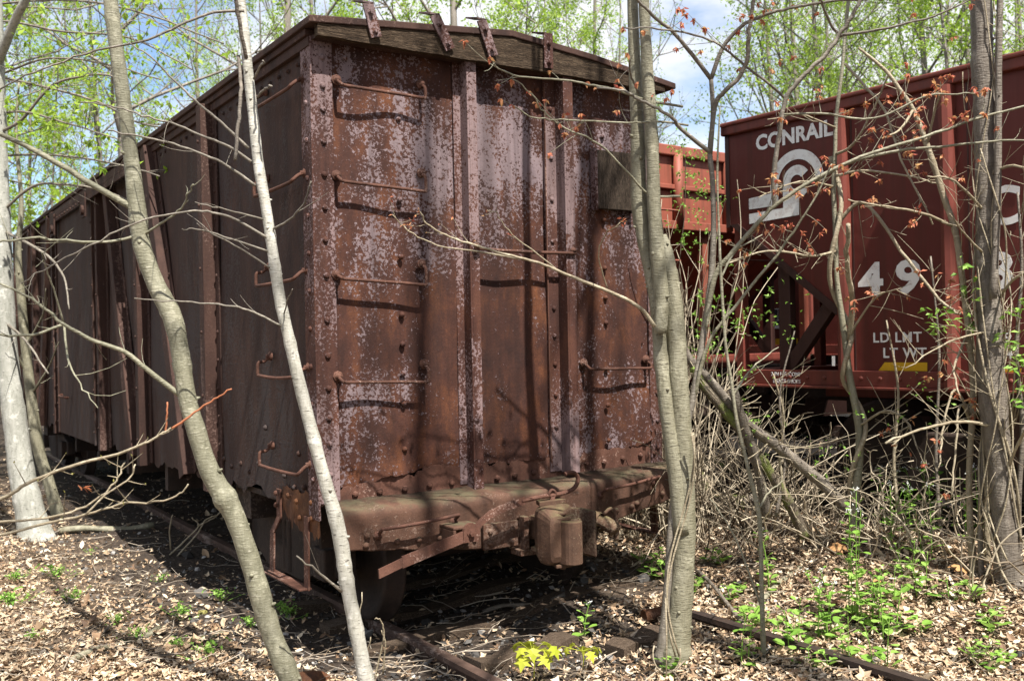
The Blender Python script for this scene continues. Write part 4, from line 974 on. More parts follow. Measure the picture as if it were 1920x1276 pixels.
for pts, w0, w1, tw in (([(1228, 612), (1200, 577), (1150, 550), (1080, 522), (1020, 496), (960, 480), (890, 460), (835, 440), (800, 420), (787, 395)], 8, 2.5, 7), ([(985, 487), (900, 472), (820, 460), (765, 432), (737, 402)], 4, 2, 4), ([(1050, 510), (1000, 470), (960, 440), (930, 400), (912, 395)], 3, 1.6, 3), ([(1140, 545), (1122, 480), (1135, 440), (1160, 420)], 3, 1.6, 3)):
    mb = MB(); s, r = limb(pts, D - .15, D - .45, w0, w1); mb.tube(s, r, 6); twigs(mb, s, tw, .15, .0018, reds, .4, .8, .5); reds.append(s[-1]); mb.build('branch', M['vine'], r_, base, True)
mb = MB(); clusters(mb, reds, 2.5, .026, .2, .5); mb.build('leaves', M['red'], r_, base)

# --- red maple saplings with arching stems
base = G(1240, 1228); D = base[1]; r_ = tree_root('maple_sapling', base, 'arching grey brown maple sapling with tiny red leaves between the two cars', 'sapling')
mb = MB(); trunk(mb, [(1236, 1240, 34), (1243, 1205, 26), (1251, 1110, 20), (1260, 980, 19), (1268, 900, 18), (1283, 820, 17), (1300, 740, 16), (1320, 620, 15), (1333, 520, 14), (1338, 430, 13), (1336, 340, 12), (1331, 285, 12), (1337, 215, 11), (1333, 145, 10)], D - .15, 10, ws=.8); mb.build('trunk', M['maplebark'], r_, base, True)
reds = []
for k, (pts, w0, w1, tw) in enumerate((([(1333, 148), (1300, 105), (1262, 60), (1230, 35), (1195, 0), (1150, -45)], 9, 5, 7), ([(1333, 148), (1355, 90), (1390, 50), (1430, 30), (1480, 15), (1560, 3), (1650, -3), (1720, -12)], 9, 3.5, 10), ([(1331, 290), (1340, 200), (1357, 173), (1386, 145), (1401, 110), (1403, 75), (1408, 25), (1418, -20)], 10, 7, 8), ([(1331, 285), (1300, 261), (1273, 238), (1263, 223), (1240, 208), (1205, 190), (1170, 170), (1120, 165)], 9, 4, 7), ([(1205, 190), (1185, 145), (1178, 100)], 5, 3, 2), ([(1320, 625), (1340, 520), (1367, 480), (1410, 430), (1453, 385), (1527, 336), (1612, 296), (1733, 256), (1840, 220), (1940, 195)], 11, 4, 14), ([(1453, 387), (1450, 340), (1455, 290), (1463, 240), (1473, 185), (1500, 150), (1545, 105), (1575, 65), (1600, 25), (1625, -20)], 10, 7, 8), ([(1473, 185), (1440, 155), (1405, 130), (1370, 100), (1330, 75), (1250, 55), (1170, 52)], 6, 3, 8), ([(1578, 68), (1560, 50), (1543, 10), (1530, -15)], 6, 4, 3), ([(1578, 66), (1650, 55), (1750, 30), (1830, -5)], 6, 3, 7), ([(1527, 340), (1600, 302), (1700, 280), (1760, 276), (1850, 265), (1930, 262)], 7, 3.5, 10), ([(1468, 215), (1540, 213), (1640, 222), (1740, 180), (1830, 175)], 5, 3, 8), ([(1300, 750), (1330, 640), (1390, 560), (1470, 460), (1510, 400), (1560, 310)], 8, 3, 10), ([(1275, 368), (1218, 365), (1177, 323), (1124, 271), (1060, 241), (1019, 211), (1000, 181), (962, 147)], 5, 2, 6), ([(1280, 200), (1211, 188), (1162, 171), (1102, 158), (1049, 149), (974, 143), (936, 128), (917, 111)], 5.5, 2.5, 7), ([(1290, 235), (1237, 228), (1177, 230), (1098, 226), (1041, 224), (992, 218), (959, 197)], 4.5, 2, 6))):
    mb = MB(); s, r = limb(pts, D - .15, D - .45 - .3 * (k > 12), w0, w1); mb.tube(s, r, 7); twigs(mb, s, tw, .22, .0022, reds, .25, .8, .4, 1 if k in (1, 5, 10, 11) else 0); reds.append(s[-1])
    mb.build('branch', M['maplebark'] if k < 5 or 6 <= k < 10 else M['midbark'], r_, base, True)
reds = [p for p in reds if rng.uniform() < .8]
mb = MB(); clusters(mb, reds, 8, .032, .9, .55); mb.build('leaves', M['red'], r_, base)
base = G(1432, 1236); D = base[1]; r_ = tree_root('sapling', base, 'slender light grey sapling with a knee, right of the forked tree', 'sapling')
mb = MB(); trunk(mb, [(1432, 1240, 16), (1428, 1100, 13), (1425, 985, 13), (1419, 945, 13), (1401, 870, 11), (1382, 790, 10), (1372, 720, 9), (1360, 640, 8), (1352, 520, 8), (1348, 430, 7), (1345, 320, 6), (1350, 200, 4)], D, 8, ws=.68); mb.build('trunk', M['midbark'], r_, base, True)
for pts in ([(1425, 950), (1442, 922), (1470, 900)], [(1432, 1150), (1380, 1010), (1330, 930)], [(1375, 740), (1410, 690), (1460, 650)], [(1352, 520), (1380, 470), (1430, 440)]):
    mb = MB(); s, r = limb(pts, D, D + .2, 5, 2); mb.tube(s, r, 5); twigs(mb, s, 3, .2, .002); mb.build('branch', M['midbark'], r_, base, True)

# --- twisted pair of vines standing like a tree before the hopper
base = Gn(1603, 985, 7.25); D = base[1]; r_ = tree_root('tree', base, 'thin tree twisted round by a vine, before the lettered hopper car')
mb = MB(); s = trunk(mb, [(1600, 1000, 24), (1604, 935, 22), (1611, 860, 22), (1610, 800, 20), (1600, 740, 20), (1592, 700, 19), (1585, 640, 17), (1578, 590, 16), (1569, 520, 13), (1566, 430, 13), (1563, 350, 12), (1566, 280, 11), (1568, 220, 10), (1580, 120, 10), (1586, 50, 9), (1592, -30, 9), (1600, -300, 5)], D, 10, ws=.68); mb.build('trunk', M['midbark'], r_, base, True)
mb = MB(); c = s[:, :3]; t_ = np.arange(len(c)); mb.tube(c[:66] + np.stack([.05 * np.cos(t_ * .32), .05 * np.sin(t_ * .32), 0 * t_], -1)[:66], .018, 7, wob=.06); mb.build('vine', M['vine'], r_, base, True)
reds = []
for pts, w0, w1, tw in (([(1592, 640), (1598, 560), (1588, 500), (1590, 420)], 12, 8, 6), ([(1585, 640), (1640, 560), (1690, 540)], 5, 2, 5), ([(1570, 470), (1520, 480), (1440, 470), (1350, 500)], 6, 3, 9), ([(1568, 420), (1620, 380), (1690, 470), (1760, 560), (1800, 590)], 8, 5, 8), ([(1566, 330), (1620, 320), (1700, 330), (1760, 345)], 6, 3, 8), ([(1564, 350), (1500, 340), (1420, 370)], 5, 2, 7), ([(1568, 240), (1500, 215), (1440, 225)], 4, 2, 5), ([(1566, 290), (1600, 270), (1640, 200), (1670, 130)], 6, 3, 6), ([(1608, 800), (1660, 770), (1700, 790), (1720, 840)], 5, 3, 6), ([(1585, 120), (1620, 160), (1660, 210), (1690, 300), (1750, 420)], 6, 3, 8)):
    mb = MB(); s, r = limb(pts, D, D - .5, w0, w1); mb.tube(s, r, 6); twigs(mb, s, int(tw * 1.6), .35, .0035, reds, .15, 1.0, .3, 1); mb.build('branch', M['vine'], r_, base, True)
mb = MB(); clusters(mb, [p for p in reds if rng.uniform() < .3], 7, .038, .6, .6); mb.build('leaves', M['red'], r_, base)

# --- tree smothered in vines at the right
base = G(1894, 1092); D = base[1]; r_ = tree_root('tree', base, 'rough barked tree wound with thick vines at the right edge')
V1 = [(1902, 1118, 96), (1892, 1070, 54), (1885, 1000, 46), (1880, 940, 45), (1872, 850, 46), (1862, 760, 50), (1856, 650, 46), (1853, 560, 41), (1850, 470, 38), (1851, 400, 40), (1848, 300, 38), (1845, 200, 38), (1842, 100, 38), (1840, 0, 38), (1838, -100, 34), (1830, -450, 24), (1825, -800, 12)]
mb = MB(); s = trunk(mb, V1, D, 16, wob=.04); mb.build('trunk', M['roughbark'], r_, base, True)
mb = MB(); trunk(mb, [(1862, 560, 14), (1868, 420, 15), (1871, 300, 14), (1872, 200, 13), (1873, 100, 12), (1875, 0, 12), (1880, -200, 8)], D - .1, 8); mb.build('stem', M['roughbark'], r_, base, True)
for k in range(7):
    mb = MB(); c = s[:, :3]; m = len(c); i0 = int(rng.uniform(0, 12)); i1 = int(rng.uniform(45, m)); i = np.arange(i0, i1)
    ph = rng.uniform(0, 6.28); sp = rng.choice([-1, 1]) * rng.uniform(.03, .16); rr = s[i0:i1, 3] * 1.05 + .012 + .05 * np.abs(np.sin(i * .11 + k)) * (k > 4)
    q = c[i0:i1] + np.stack([rr * np.cos(ph + sp * i), rr * np.sin(ph + sp * i), 0 * i], -1)
    mb.tube(q, rng.uniform(.005, .014) * np.linspace(1, .6, len(q)), 6, wob=.08); twigs(mb, q, 7, .35, .003, None, .2, 1.2, .2, 1)
    mb.build('vine', M['vine'], r_, base, True)
for pts, w0, w1, tw in (([(1870, 560), (1905, 520), (1950, 500)], 6, 4, 5), ([(1858, 620), (1780, 640), (1700, 690)], 5, 2, 8), ([(1865, 800), (1810, 790), (1740, 800), (1660, 830)], 8, 4, 8), ([(1880, 900), (1910, 830), (1940, 780)], 7, 5, 4), ([(1850, 400), (1790, 340), (1740, 330)], 6, 3, 8), ([(1848, 330), (1900, 310), (1960, 330)], 7, 4, 6), ([(1850, 480), (1810, 440), (1780, 400)], 5, 2, 6)):
    mb = MB(); q, r = limb(pts, D, D - .4, w0, w1); mb.tube(q, r, 6); twigs(mb, q, tw, .3, .003, None, .15, 1.0, .3, 1); mb.build('branch', M['vine'], r_, base, True)
base = G(1826, 1072); D = base[1]; r_ = tree_root('sapling', base, 'thin pale stem curving up beside the vine wound tree', 'sapling')
mb = MB(); trunk(mb, [(1828, 1080, 18), (1820, 1000, 13), (1817, 900, 12), (1822, 800, 12), (1825, 720, 13), (1816, 620, 12), (1808, 553, 12), (1798, 474, 12), (1789, 425, 12), (1774, 382, 12), (1760, 338, 12), (1738, 272, 11), (1712, 206, 9), (1686, 167, 8), (1660, 132, 7), (1610, 90, 5)], D, 8, wob=.05); mb.build('trunk', M['vine'], r_, base, True)
reds = []
for pts in ([(1738, 272), (1755, 200), (1770, 170)], [(1712, 206), (1690, 240), (1655, 260)], [(1789, 425), (1730, 400), (1650, 385), (1590, 375)], [(1816, 620), (1790, 690), (1800, 740)], [(1820, 780), (1790, 730), (1770, 800), (1760, 880)], [(1820, 790), (1800, 760), (1790, 850), (1785, 930)]):
    mb = MB(); q, r = limb(pts, D, D - .3, 6, 3); mb.tube(q, r, 6); twigs(mb, q, 5, .25, .0028, reds, .2, 1, .4, 1); mb.build('branch', M['vine'], r_, base, True)
mb = MB(); clusters(mb, [p for p in reds if rng.uniform() < .4], 7, .038, .5, .6); mb.build('leaves', M['red'], r_, base)
for (a, b, lab) in ((1840, 1085, 'upright brown stem at the left foot of the vine wound tree'), (1852, 1060, 'thin greenish stem just left of the vine wound trunk'), (1912, 1060, 'dark slim stem at the right edge behind the vine wound tree')):
    base = G(a, b); D = base[1]; r_ = tree_root('sapling', base, lab, 'sapling'); mb = MB()
    q = trunk(mb, [(a, b + 6, 12), (a - 2, b - 120, 10), (a + 5, b - 260, 9), (a - 6, b - 400, 8), (a + 4, b - 560, 6), (a - 4, b - 700, 4)], D, 7); mb.build('trunk', M['roughbark'] if 'dark' in lab or 'brown' in lab else M['vine'], r_, base, True)
    mb = MB(); twigs(mb, q[:, :3], 10, .5, .004, None, .2, 1, .4, 1); mb.build('branch', M['vine'], r_, base, True)

# --- leaning dead trunks and logs between the cars
for pts, w_, lab, mat in (([(1275, 640), (1290, 670), (1332, 715), (1383, 774), (1418, 808), (1459, 836), (1504, 874), (1549, 912), (1600, 965)], 23, 'thick grey trunk leaning down to the right in the brush', 'roughbark'), ([(1300, 690), (1318, 722), (1359, 770), (1394, 815), (1428, 863), (1459, 908), (1487, 957), (1508, 1005)], 22, 'peeling brown trunk leaning in the brush left of the thick one', 'log'), ([(1375, 730), (1394, 795), (1415, 853), (1428, 905), (1438, 965)], 22, 'dark short trunk leaning behind the other two leaning trunks', 'roughbark')):
    g = Gn(*pts[-1], 7.3); D = g[1]; r_ = tree_root('leaning_trunk', g, lab, 'dead tree'); mb = MB(); n = len(pts)
    q = trunk(mb, [(a, b, w_ * (.75 + .25 * i / n)) for i, (a, b) in enumerate(pts)], D - .3, 10, ddep=.3, wob=.05); mb.build('trunk', M[mat], r_, g, True)
    mb = MB(); twigs(mb, q[:, :3], 16, .55, .005, None, .0, 1.0, .1, 1); mb.build('branch', M['vine'], r_, g, True)
def log(p0, p1, r, name, lab, mat, cat='log', endmat='tie'):
    a, b = G(*p0), G(*p1); a[2] += r * .75; b[2] += r * .75; mb = MB(); q = np.array([a + (b - a) * f + (0, 0, .02 * math.sin(f * 7)) for f in np.linspace(0, 1, 12)])
    mb.tube(q, r * (1 + .08 * np.sin(np.arange(12) * 1.3)), 14, wob=.05); o = mb.build(name, M[mat], smooth=True); return tag(o, lab, cat)
log((1322, 968), (1535, 945), .085, 'fallen_log', 'mossy rotten log lying on the leaves beyond the forked tree', 'log')
log((1305, 935), (1345, 900), .13, 'log_stub', 'short dark sawn log end just right of the box car sill', 'log')
log((1395, 955), (1560, 925), .06, 'fallen_log', 'thinner brown log under the leaning trunks', 'roughbark')
log((110, 1000), (290, 990), .035, 'fallen_branch', 'pale bare branch lying on the ground right of the left edge birch', 'midbark', 'branch')
for p0, p1, r, lab in (((130, 1245), (300, 1185), .022, 'mossy grey stick lying in the left foreground leaves'), ((60, 1235), (210, 1180), .012, 'thin dark stick crossing the left foreground leaves'), ((215, 1130), (300, 1115), .012, 'short brown stick on the sunny leaves at left'), ((1420, 1140), (1545, 1020), .018, 'grey broken branch slanting up from the leaves by the white flowered plants'), ((1305, 1070), (1450, 1225), .013, 'thin bare stick propped across the rail'), ((905, 1150), (1060, 1120), .015, 'dark root like stick on the cinders before the wheels'), ((1100, 1165), (1190, 1185), .014, 'brown stick on the rail bed left of the rusty can'), ((0, 1150), (130, 1105), .01, 'thin stick at the left margin among dry leaves'), ((395, 1200), (455, 1175), .012, 'pale stub of branch at the edge of the shadow')):
    log(p0, p1, r, 'stick', lab, 'midbark' if 'grey' in lab or 'pale' in lab else 'roughbark', 'stick')
g = G(1222, 1166); mb = MB(); mb.lathe([(.0, .012), (.03, .012), (.033, .0), (.046, -.006), (.049, .0), (.049, .012), (.045, .02), (.045, .12), (.049, .128), (.048, .14), (.0, .14)], g + (-.05, -.02, .045), (.9, .35, .05), 20); tag(mb.build('can', M['deepr'], smooth=True), 'rusty tin can lying by the foot of the forked tree', 'can')
g = G(585, 1284); mb = loft([(0, -.09, .0, .02, .02, .9), (0, -.07, .01, .09, .05, .9), (0, .0, .02, .12, .07, .9), (.01, .07, .01, .09, .05, .9), (.01, .1, .0, .03, .02, .9)], 12)
o = mb.build('stone', M['deepr'], smooth=True); o.location = g; tag(o, 'rust red stone at the bottom edge between the crooked tree and the birch', 'stone')
for a, b, s, lab in ((730, 1228, .045, 'flat blue grey stone on cinders right of the birch foot'), (1390 - 60, 1100, .03, 'small stone near the bare rail'), (380, 1148, .03, 'yellowish mossy stone at the shadow edge left')):
    g = G(a, b); mb = loft([(0, -s, .0, s * .3, s * .2, .9), (0, -s * .8, .0, s * .9, s * .5, .8), (0, 0, .005, s * 1.3, s * .6, .8), (s * .1, s * .7, 0, s * .9, s * .45, .8), (s * .1, s, 0, s * .2, s * .2, .9)], 10); o = mb.build('stone', M['pebble'] if s != .03 or a > 600 else M['olive'], smooth=True); o.location = g; tag(o, lab, 'stone')
# ------------------------------------------------------------------ thicket, plants
def cane(mb, p, L_, lean, r, bs=1.0):
    a = rng.uniform(0, 2 * PI); d = np.array([math.cos(a) * lean, math.sin(a) * lean, 1.0]); d /= np.linalg.norm(d)
    b = rng.uniform(0, 2 * PI); bend = np.array([math.cos(b), math.sin(b), -.75]) * rng.uniform(.2, 1.0) * bs
    q = [p + d * L_ * f + bend * L_ * f * f * .7 + rng.normal(0, .03, 3) * f for f in np.linspace(0, 1, 8)]
    q = np.array(q); q[:, 2] = np.maximum(q[:, 2], p[2] - .02)
    mb.tube(spline(q, per=2), r * np.linspace(1, .45, 15), 5, cap=False); return q
def thicket(label, boxes, n, hmax, r0=.0032, sub=2, tips=None, lean=1.3, bs=1.0):
    mb = MB(); qs = []
    for _ in range(n):
        u0, u1, v0, v1 = boxes[rng.integers(len(boxes))]; c = W(rng.uniform(u0, u1), rng.uniform(v0, v1)); c[2] = gz(c[0], c[1]) - .02
        q = cane(mb, c, rng.uniform(.5, 1.0) * hmax, rng.uniform(.1, 1.0) * lean, r0 * rng.uniform(.7, 2.0), bs); twigs(mb, q, sub, .35, r0 * .6, tips, .2, 1.2, .1); qs.append(q)
    return tag(mb.build('brush_thicket', M['cane'], smooth=True), label, 'thicket', kind='stuff')
ft = []
thicket('dense tangle of dry tan canes filling the gap between the two cars', [(3.05, 3.85, -.6, 1.6), (3.1, 3.9, -.2, .9), (3.0, 3.7, .6, 3.0)], 210, 2.0, .0042, 2, tips=ft)
thicket('lower tangle of dry tan stems in front of the lettered hopper', [(3.3, 4.3, -2.6, -.3), (3.5, 4.2, -1.6, .2)], 170, 1.25, .004, 1)
thicket('tall screen of grey vines and whips hanging between the two cars', [(3.1, 3.75, .1, 1.3)], 130, 3.3, .0045, 5, lean=.25, bs=.25)
thicket('thin dry stems and briars at the far left behind the birch', [(-3.5, -1.0, 6.0, 10.0)], 140, 1.3)
mb = MB()
for (px, py, sx, sy, d, n) in ((1385, 590, 55, 40, 7.3, 70), (1320, 640, 35, 60, 7.0, 45), (1290, 285, 45, 40, 8.0, 80), (1310, 360, 45, 40, 7.9, 90), (1290, 440, 40, 45, 7.7, 45), (1450, 530, 60, 40, 7.2, 14), (1395, 690, 40, 40, 7.1, 25), (1330, 560, 30, 30, 7.0, 25), (1430, 800, 60, 40, 7.0, 22), (1700, 760, 90, 60, 6.9, 26), (1560, 850, 60, 40, 7.0, 20), (1480, 620, 40, 40, 7.0, 12)):
    clusters(mb, [P(px + rng.normal(0, sx * .6), py + rng.normal(0, sy * .6), d + rng.normal(0, .2)) for _ in range(n)], 3.0, .028, .0, .7)
tag(mb.build('thicket_leaves', M['green']), 'small bright green leaves sprouting through the tan cane tangle', 'leaves', kind='stuff')

def shoot(loc, spots, label, size=.06):
    base = np.array(loc); r_ = empty('climbing_shrub', base, 0, label, 'shrub'); tips = []
    mb = MB()
    for (px, py, d) in spots:
        e = P(px, py, d); mid = (base + e) / 2 + (0, 0, .15) + rng.normal(0, .08, 3); q = spline([base, mid, e], per=6); mb.tube(q, np.linspace(.006, .0022, len(q)), 5); twigs(mb, q, 6, .16, .0016, tips, .6, 1, .3); tips.append(e)
    mb.build('stem', M['vine'], r_, base, True)
    mb = MB(); clusters(mb, tips, 2.6, size, .15, .35); mb.build('leaves', M['green'], r_, base)
g = G(1855, 1010)
shoot(P(1850, 800, g[1] - .25), [(1770, 580, 6.2), (1795, 600, 6.2), (1745, 590, 6.15), (1825, 560, 6.2), (1800, 480, 6.2)], 'leafy green climber spray left of the vine wound tree', .055)
shoot(P(1895, 820, g[1] - .3), [(1895, 590, 6.1), (1915, 570, 6.1), (1890, 640, 6.1), (1900, 690, 6.1), (1925, 720, 6.1), (1905, 760, 6.1)], 'leafy green climber sprays at the right edge beside the vine wound tree', .055)

for i, (px, py, top, dx, w_) in enumerate(((1455, 960, 620, 35, 5), (1690, 985, 600, -28, 6), (1765, 1010, 480, -20, 6), (1475, 930, 700, -25, 5))):
    g = Gn(px, py, 7.2); D = g[1]; r_ = empty('brush_stem', g, 0, 'thin upright leafless stem standing in the brush before the hopper car', 'sapling', 'bare upright stems in the brush'); mb = MB()
    q = trunk(mb, [(px, py + 8, w_ + 2), (px + dx * .5, py - (py - top) * .3, w_), (px + dx * .2, py - (py - top) * .65, w_ * .8), (px + dx, top, w_ * .5)], D, 6); mb.build('trunk', M['vine'] if i % 2 else M['roughbark'], r_, g, True)
    mb = MB(); twigs(mb, q[:, :3], 9, .4, .003, None, .25, 1, .4, 1); mb.build('branches', M['vine'], r_, g, True)
HV = [(0, 0, 0)] + [(.5 + .5 * math.cos(a) * (1 - .12 * math.cos(5 * a)), .48 * math.sin(a), .10 * abs(math.sin(a))) for a in np.linspace(PI, 3 * PI, 9)[:-1]]
HF = np.array([[0, i, i % 8 + 1] for i in range(1, 9)])
def mustard(loc, h, label, group, flower, nst=2):
    base = np.array(loc); r_ = empty('garlic_mustard', base, rng.uniform(0, 6), label, 'wild plant', group)
    st = MB(); lf = MB(); fl = MB()
    for s in range(nst):
        hh = h * rng.uniform(.7, 1.0); off = rng.normal(0, .035, 2); ln = rng.normal(0, .05, 2)
        q = np.array([(off[0] + ln[0] * f * f, off[1] + ln[1] * f * f, hh * f) for f in np.linspace(0, 1, 7)]); st.tube(q, np.linspace(.004, .002, 7), 5)
        nl = int(7 + hh * 14); pos = []; Ms = []
        for k in range(nl):
            f = (k + .5) / nl; i = min(5, int(f * 6)); p = q[i] + (q[i + 1] - q[i]) * (f * 6 - i); a = k * 2.4 + rng.normal(0, .4); e = rng.normal(.15, .25); s_l = (.075 - .045 * f) * rng.uniform(.7, 1.2)
            x = np.array([math.cos(a) * math.cos(e), math.sin(a) * math.cos(e), math.sin(e)]); y = np.cross([0, 0, 1], x); y /= np.linalg.norm(y); z = np.cross(x, y)
            st.tube([p, p + x * .03 + (0, 0, .012)], .0012, 4, cap=False); pos.append(p + x * .03 + (0, 0, .012)); Ms.append(np.stack([x, y, z], -1) * s_l)
        lf.scatter(HV, HF, np.array(pos), np.array(Ms))
        if flower: clusters(fl, [q[-1] + rng.normal(0, .012, 3) for _ in range(9)], 3, .012, -.5, .4)
    st.build('stem', M['green'], r_, None, True); lf.build('leaves', M['green'], r_)
    if fl.n: fl.build('flowers', M['white'], r_)
    return r_
GM = 'garlic mustard plants in the leaf litter'
mustard(G(1600, 1165), .85, 'tallest green plant with white flower head before the leaning trunks', GM, True, 4)
mustard(G(1560, 1205), .45, 'leafy green plant with white flowers nearest the bare rail', GM, True, 4)
mustard(G(1447, 1105), .52, 'single white topped green plant beside the slender kneed sapling', GM, True, 2)
mustard(G(1098, 1195), .28, 'lone small green plant growing between the rails', GM, True, 1)
mustard(G(1640, 1180), .40, 'bushy green plant right of the tallest white flowered one', GM, False, 4)
mustard(G(1380, 1245), .36, 'green plant between the forked tree and the rail', GM, False, 2)
mustard(G(1275, 1262), .10, 'low round leaved plant at the foot of the forked tree', GM, False, 2)
pr = [mustard((0, 0, 0), .34, 'green leafy weed among the dry leaves right of the rail', GM, False, 2), mustard((0, 0, 0), .5, 'taller green weed in the shade below the hopper car', GM, True, 2), mustard((0, 0, 0), .14, 'tiny green seedling on the leaf litter', GM, False, 2)]
used = [0, 0, 0]
def put(k, px, py):
    o = pr[k] if not used[k] else copy_tree(pr[k]); used[k] = 1; o.location = G(px, py); o.rotation_euler.z = rng.uniform(0, 6.3); s = rng.uniform(.75, 1.2); o.scale = (s, s, s)
for k, pts in ((0, ((1585, 1240), (1680, 1200), (1720, 1120), (1665, 1130), (1695, 1085), (1480, 1230), (1640, 1262))), (1, ((1690, 960), (1700, 1000), (1725, 985), (1755, 990), (1660, 985), (1735, 1040), (1780, 960), (1670, 1030), (1820, 1010))), (2, ((1410, 1170), (1380, 1120), (1350, 1060), (1500, 1190), (1860, 1190), (1815, 1130), (1880, 1250), (1545, 1255), (1300, 1110), (1210, 1060), (1240, 1085), (1440, 1180), (1720, 1190), (1830, 1240)))):
    for a, b in pts: put(k, a, b)

# yellow maple seedlings in front
MV = np.array([(0, 0, 0), (.1, .22, .03), (.2, .62, -.04), (.4, .3, .04), (.62, .72, -.06), (.66, .26, .04), (1.15, .0, -.12), (.66, -.26, .04), (.62, -.72, -.06), (.4, -.3, .04), (.2, -.62, -.04), (.1, -.22, .03), (.45, 0, .08)])
MF = np.array([[12, i, (i + 1) % 12] for i in range(12)])
def seedling(px, py, h, n, s, label):
    base = G(px, py); r_ = empty('maple_seedling', base, 0, label, 'seedling'); st = MB(); lf = MB(); st.tube([(0, 0, 0), (.01, 0, h * .6), (0, 0, h)], [.004, .003, .0025], 6); pos = []; Ms = []
    for k in range(n):
        a = k * 2.4 + .5; x0 = np.array([math.cos(a), math.sin(a), .25]) * rng.uniform(.05, .13) + (0, 0, h * rng.uniform(.75, 1.05)); st.tube([(0, 0, h * .9), x0], .0016, 4, cap=False)
        e = -.95 + rng.normal(0, .25); x = np.array([math.cos(a) * math.cos(e), math.sin(a) * math.cos(e), math.sin(e)]); y = np.cross([0, 0, 1], x); y /= np.linalg.norm(y); z = np.cross(x, y); pos.append(x0); Ms.append(np.stack([x, y, z], -1) * s * rng.uniform(.7, 1.15))
    lf.scatter(MV, MF, np.array(pos), np.array(Ms)); st.build('stem', M['yellowleaf'], r_, None, True); lf.build('leaves', M['yellowleaf'], r_)
seedling(1000, 1285, .22, 15, .082, 'drooping yellow green maple seedling at the bottom edge before the box car')
seedling(1092, 1262, .15, 7, .06, 'smaller yellow green maple seedling between the larger one and the forked tree')

# weeds on the left
wd = MB(); wl = []
def weed(label):
    r_ = empty('weed', (0, 0, 0), 0, label, 'weed', 'low green weeds on the left ground'); mb = MB(); tips = [np.array([math.cos(a) * q, math.sin(a) * q, .03 + .07 * rng.uniform()]) for a, q in zip(rng.uniform(0, 6.28, 34), np.abs(rng.normal(0, .10, 34)))]
    clusters(mb, tips, 3, .035, -.35, .5); mb.build('leaves', M['green'], r_)
    st = MB()
    for p in tips[::3]: st.tube([(p[0] * .3, p[1] * .3, 0), p], .0016, 4, cap=False)
    st.build('stem', M['green'], r_); return r_
w0 = weed('feathery low green weed tuft among the dry leaves at left')
for i, (a, b, s) in enumerate(((110, 1085, 1.1), (20, 1140, 1.2), (130, 1130, .9), (390, 1235, .9), (345, 1160, .9), (415, 1125, .8), (30, 1090, .8), (250, 1200, .7), (220, 1170, .6), (545, 1160, .9), (470, 1175, .7), (60, 1200, .6), (300, 1090, .5), (170, 1040, .5), (70, 1010, .7), (530, 1150, .8), (330, 1215, .6))):
    o = w0 if i == 0 else copy_tree(w0); o.location = G(a, b); o.rotation_euler.z = i * 1.3; o.scale = (s, s, s * 1.1)
for a, b, s, rz, lab in ((1560, 1045, .16, .5, 'large curled orange tan dead leaf below the tall flowering plant'), (1808, 1088, .14, 1.8, 'large pale tan dead leaf left of the vine wound tree foot'), (1655, 1108, .1, 2.6, 'dark edged curled dead leaf right of the tall flowering plant')):
    g = G(a, b); mb = MB(); mb.add(MV * s * (1, .8, 2.2) + (0, 0, .03), MF); o = mb.build('dead_leaf', M['haysun'], smooth=True); o.location = g + (0, 0, .02); o.rotation_euler = (.25, -.3, rz); tag(o, lab, 'dead leaf')

# bare forked twig bush left, and dry stalks in front
for pts_, lab in (([[(320, 1030), (318, 990), (324, 965)], [(318, 1040), (350, 1010), (372, 985), (360, 970)], [(330, 1045), (370, 1000), (385, 975), (405, 965)], [(372, 985), (400, 970), (430, 945)]], 'bare forked twig standing at the edge of the car shadow'), ([[(675, 1276), (672, 1190), (680, 1110)], [(700, 1280), (718, 1200), (716, 1165), (702, 1158)], [(690, 1276), (688, 1230), (696, 1195)], [(718, 1262), (722, 1210), (716, 1180)]], 'dry curled stalks standing right of the birch foot')):
    g = P(pts_[0][0][0], pts_[0][0][1], 0) if False else G(pts_[0][0][0], min(pts_[0][0][1] + 10, 1290)); r_ = empty('dry_stalks', g, 0, lab, 'dry stalks'); mb = MB()
    for pts in pts_: s, r = limb(pts, g[1], g[1] - .05, 4, 2.2); mb.tube(s, r, 5)
    mb.build('stalks', M['vine'], r_, g, True)

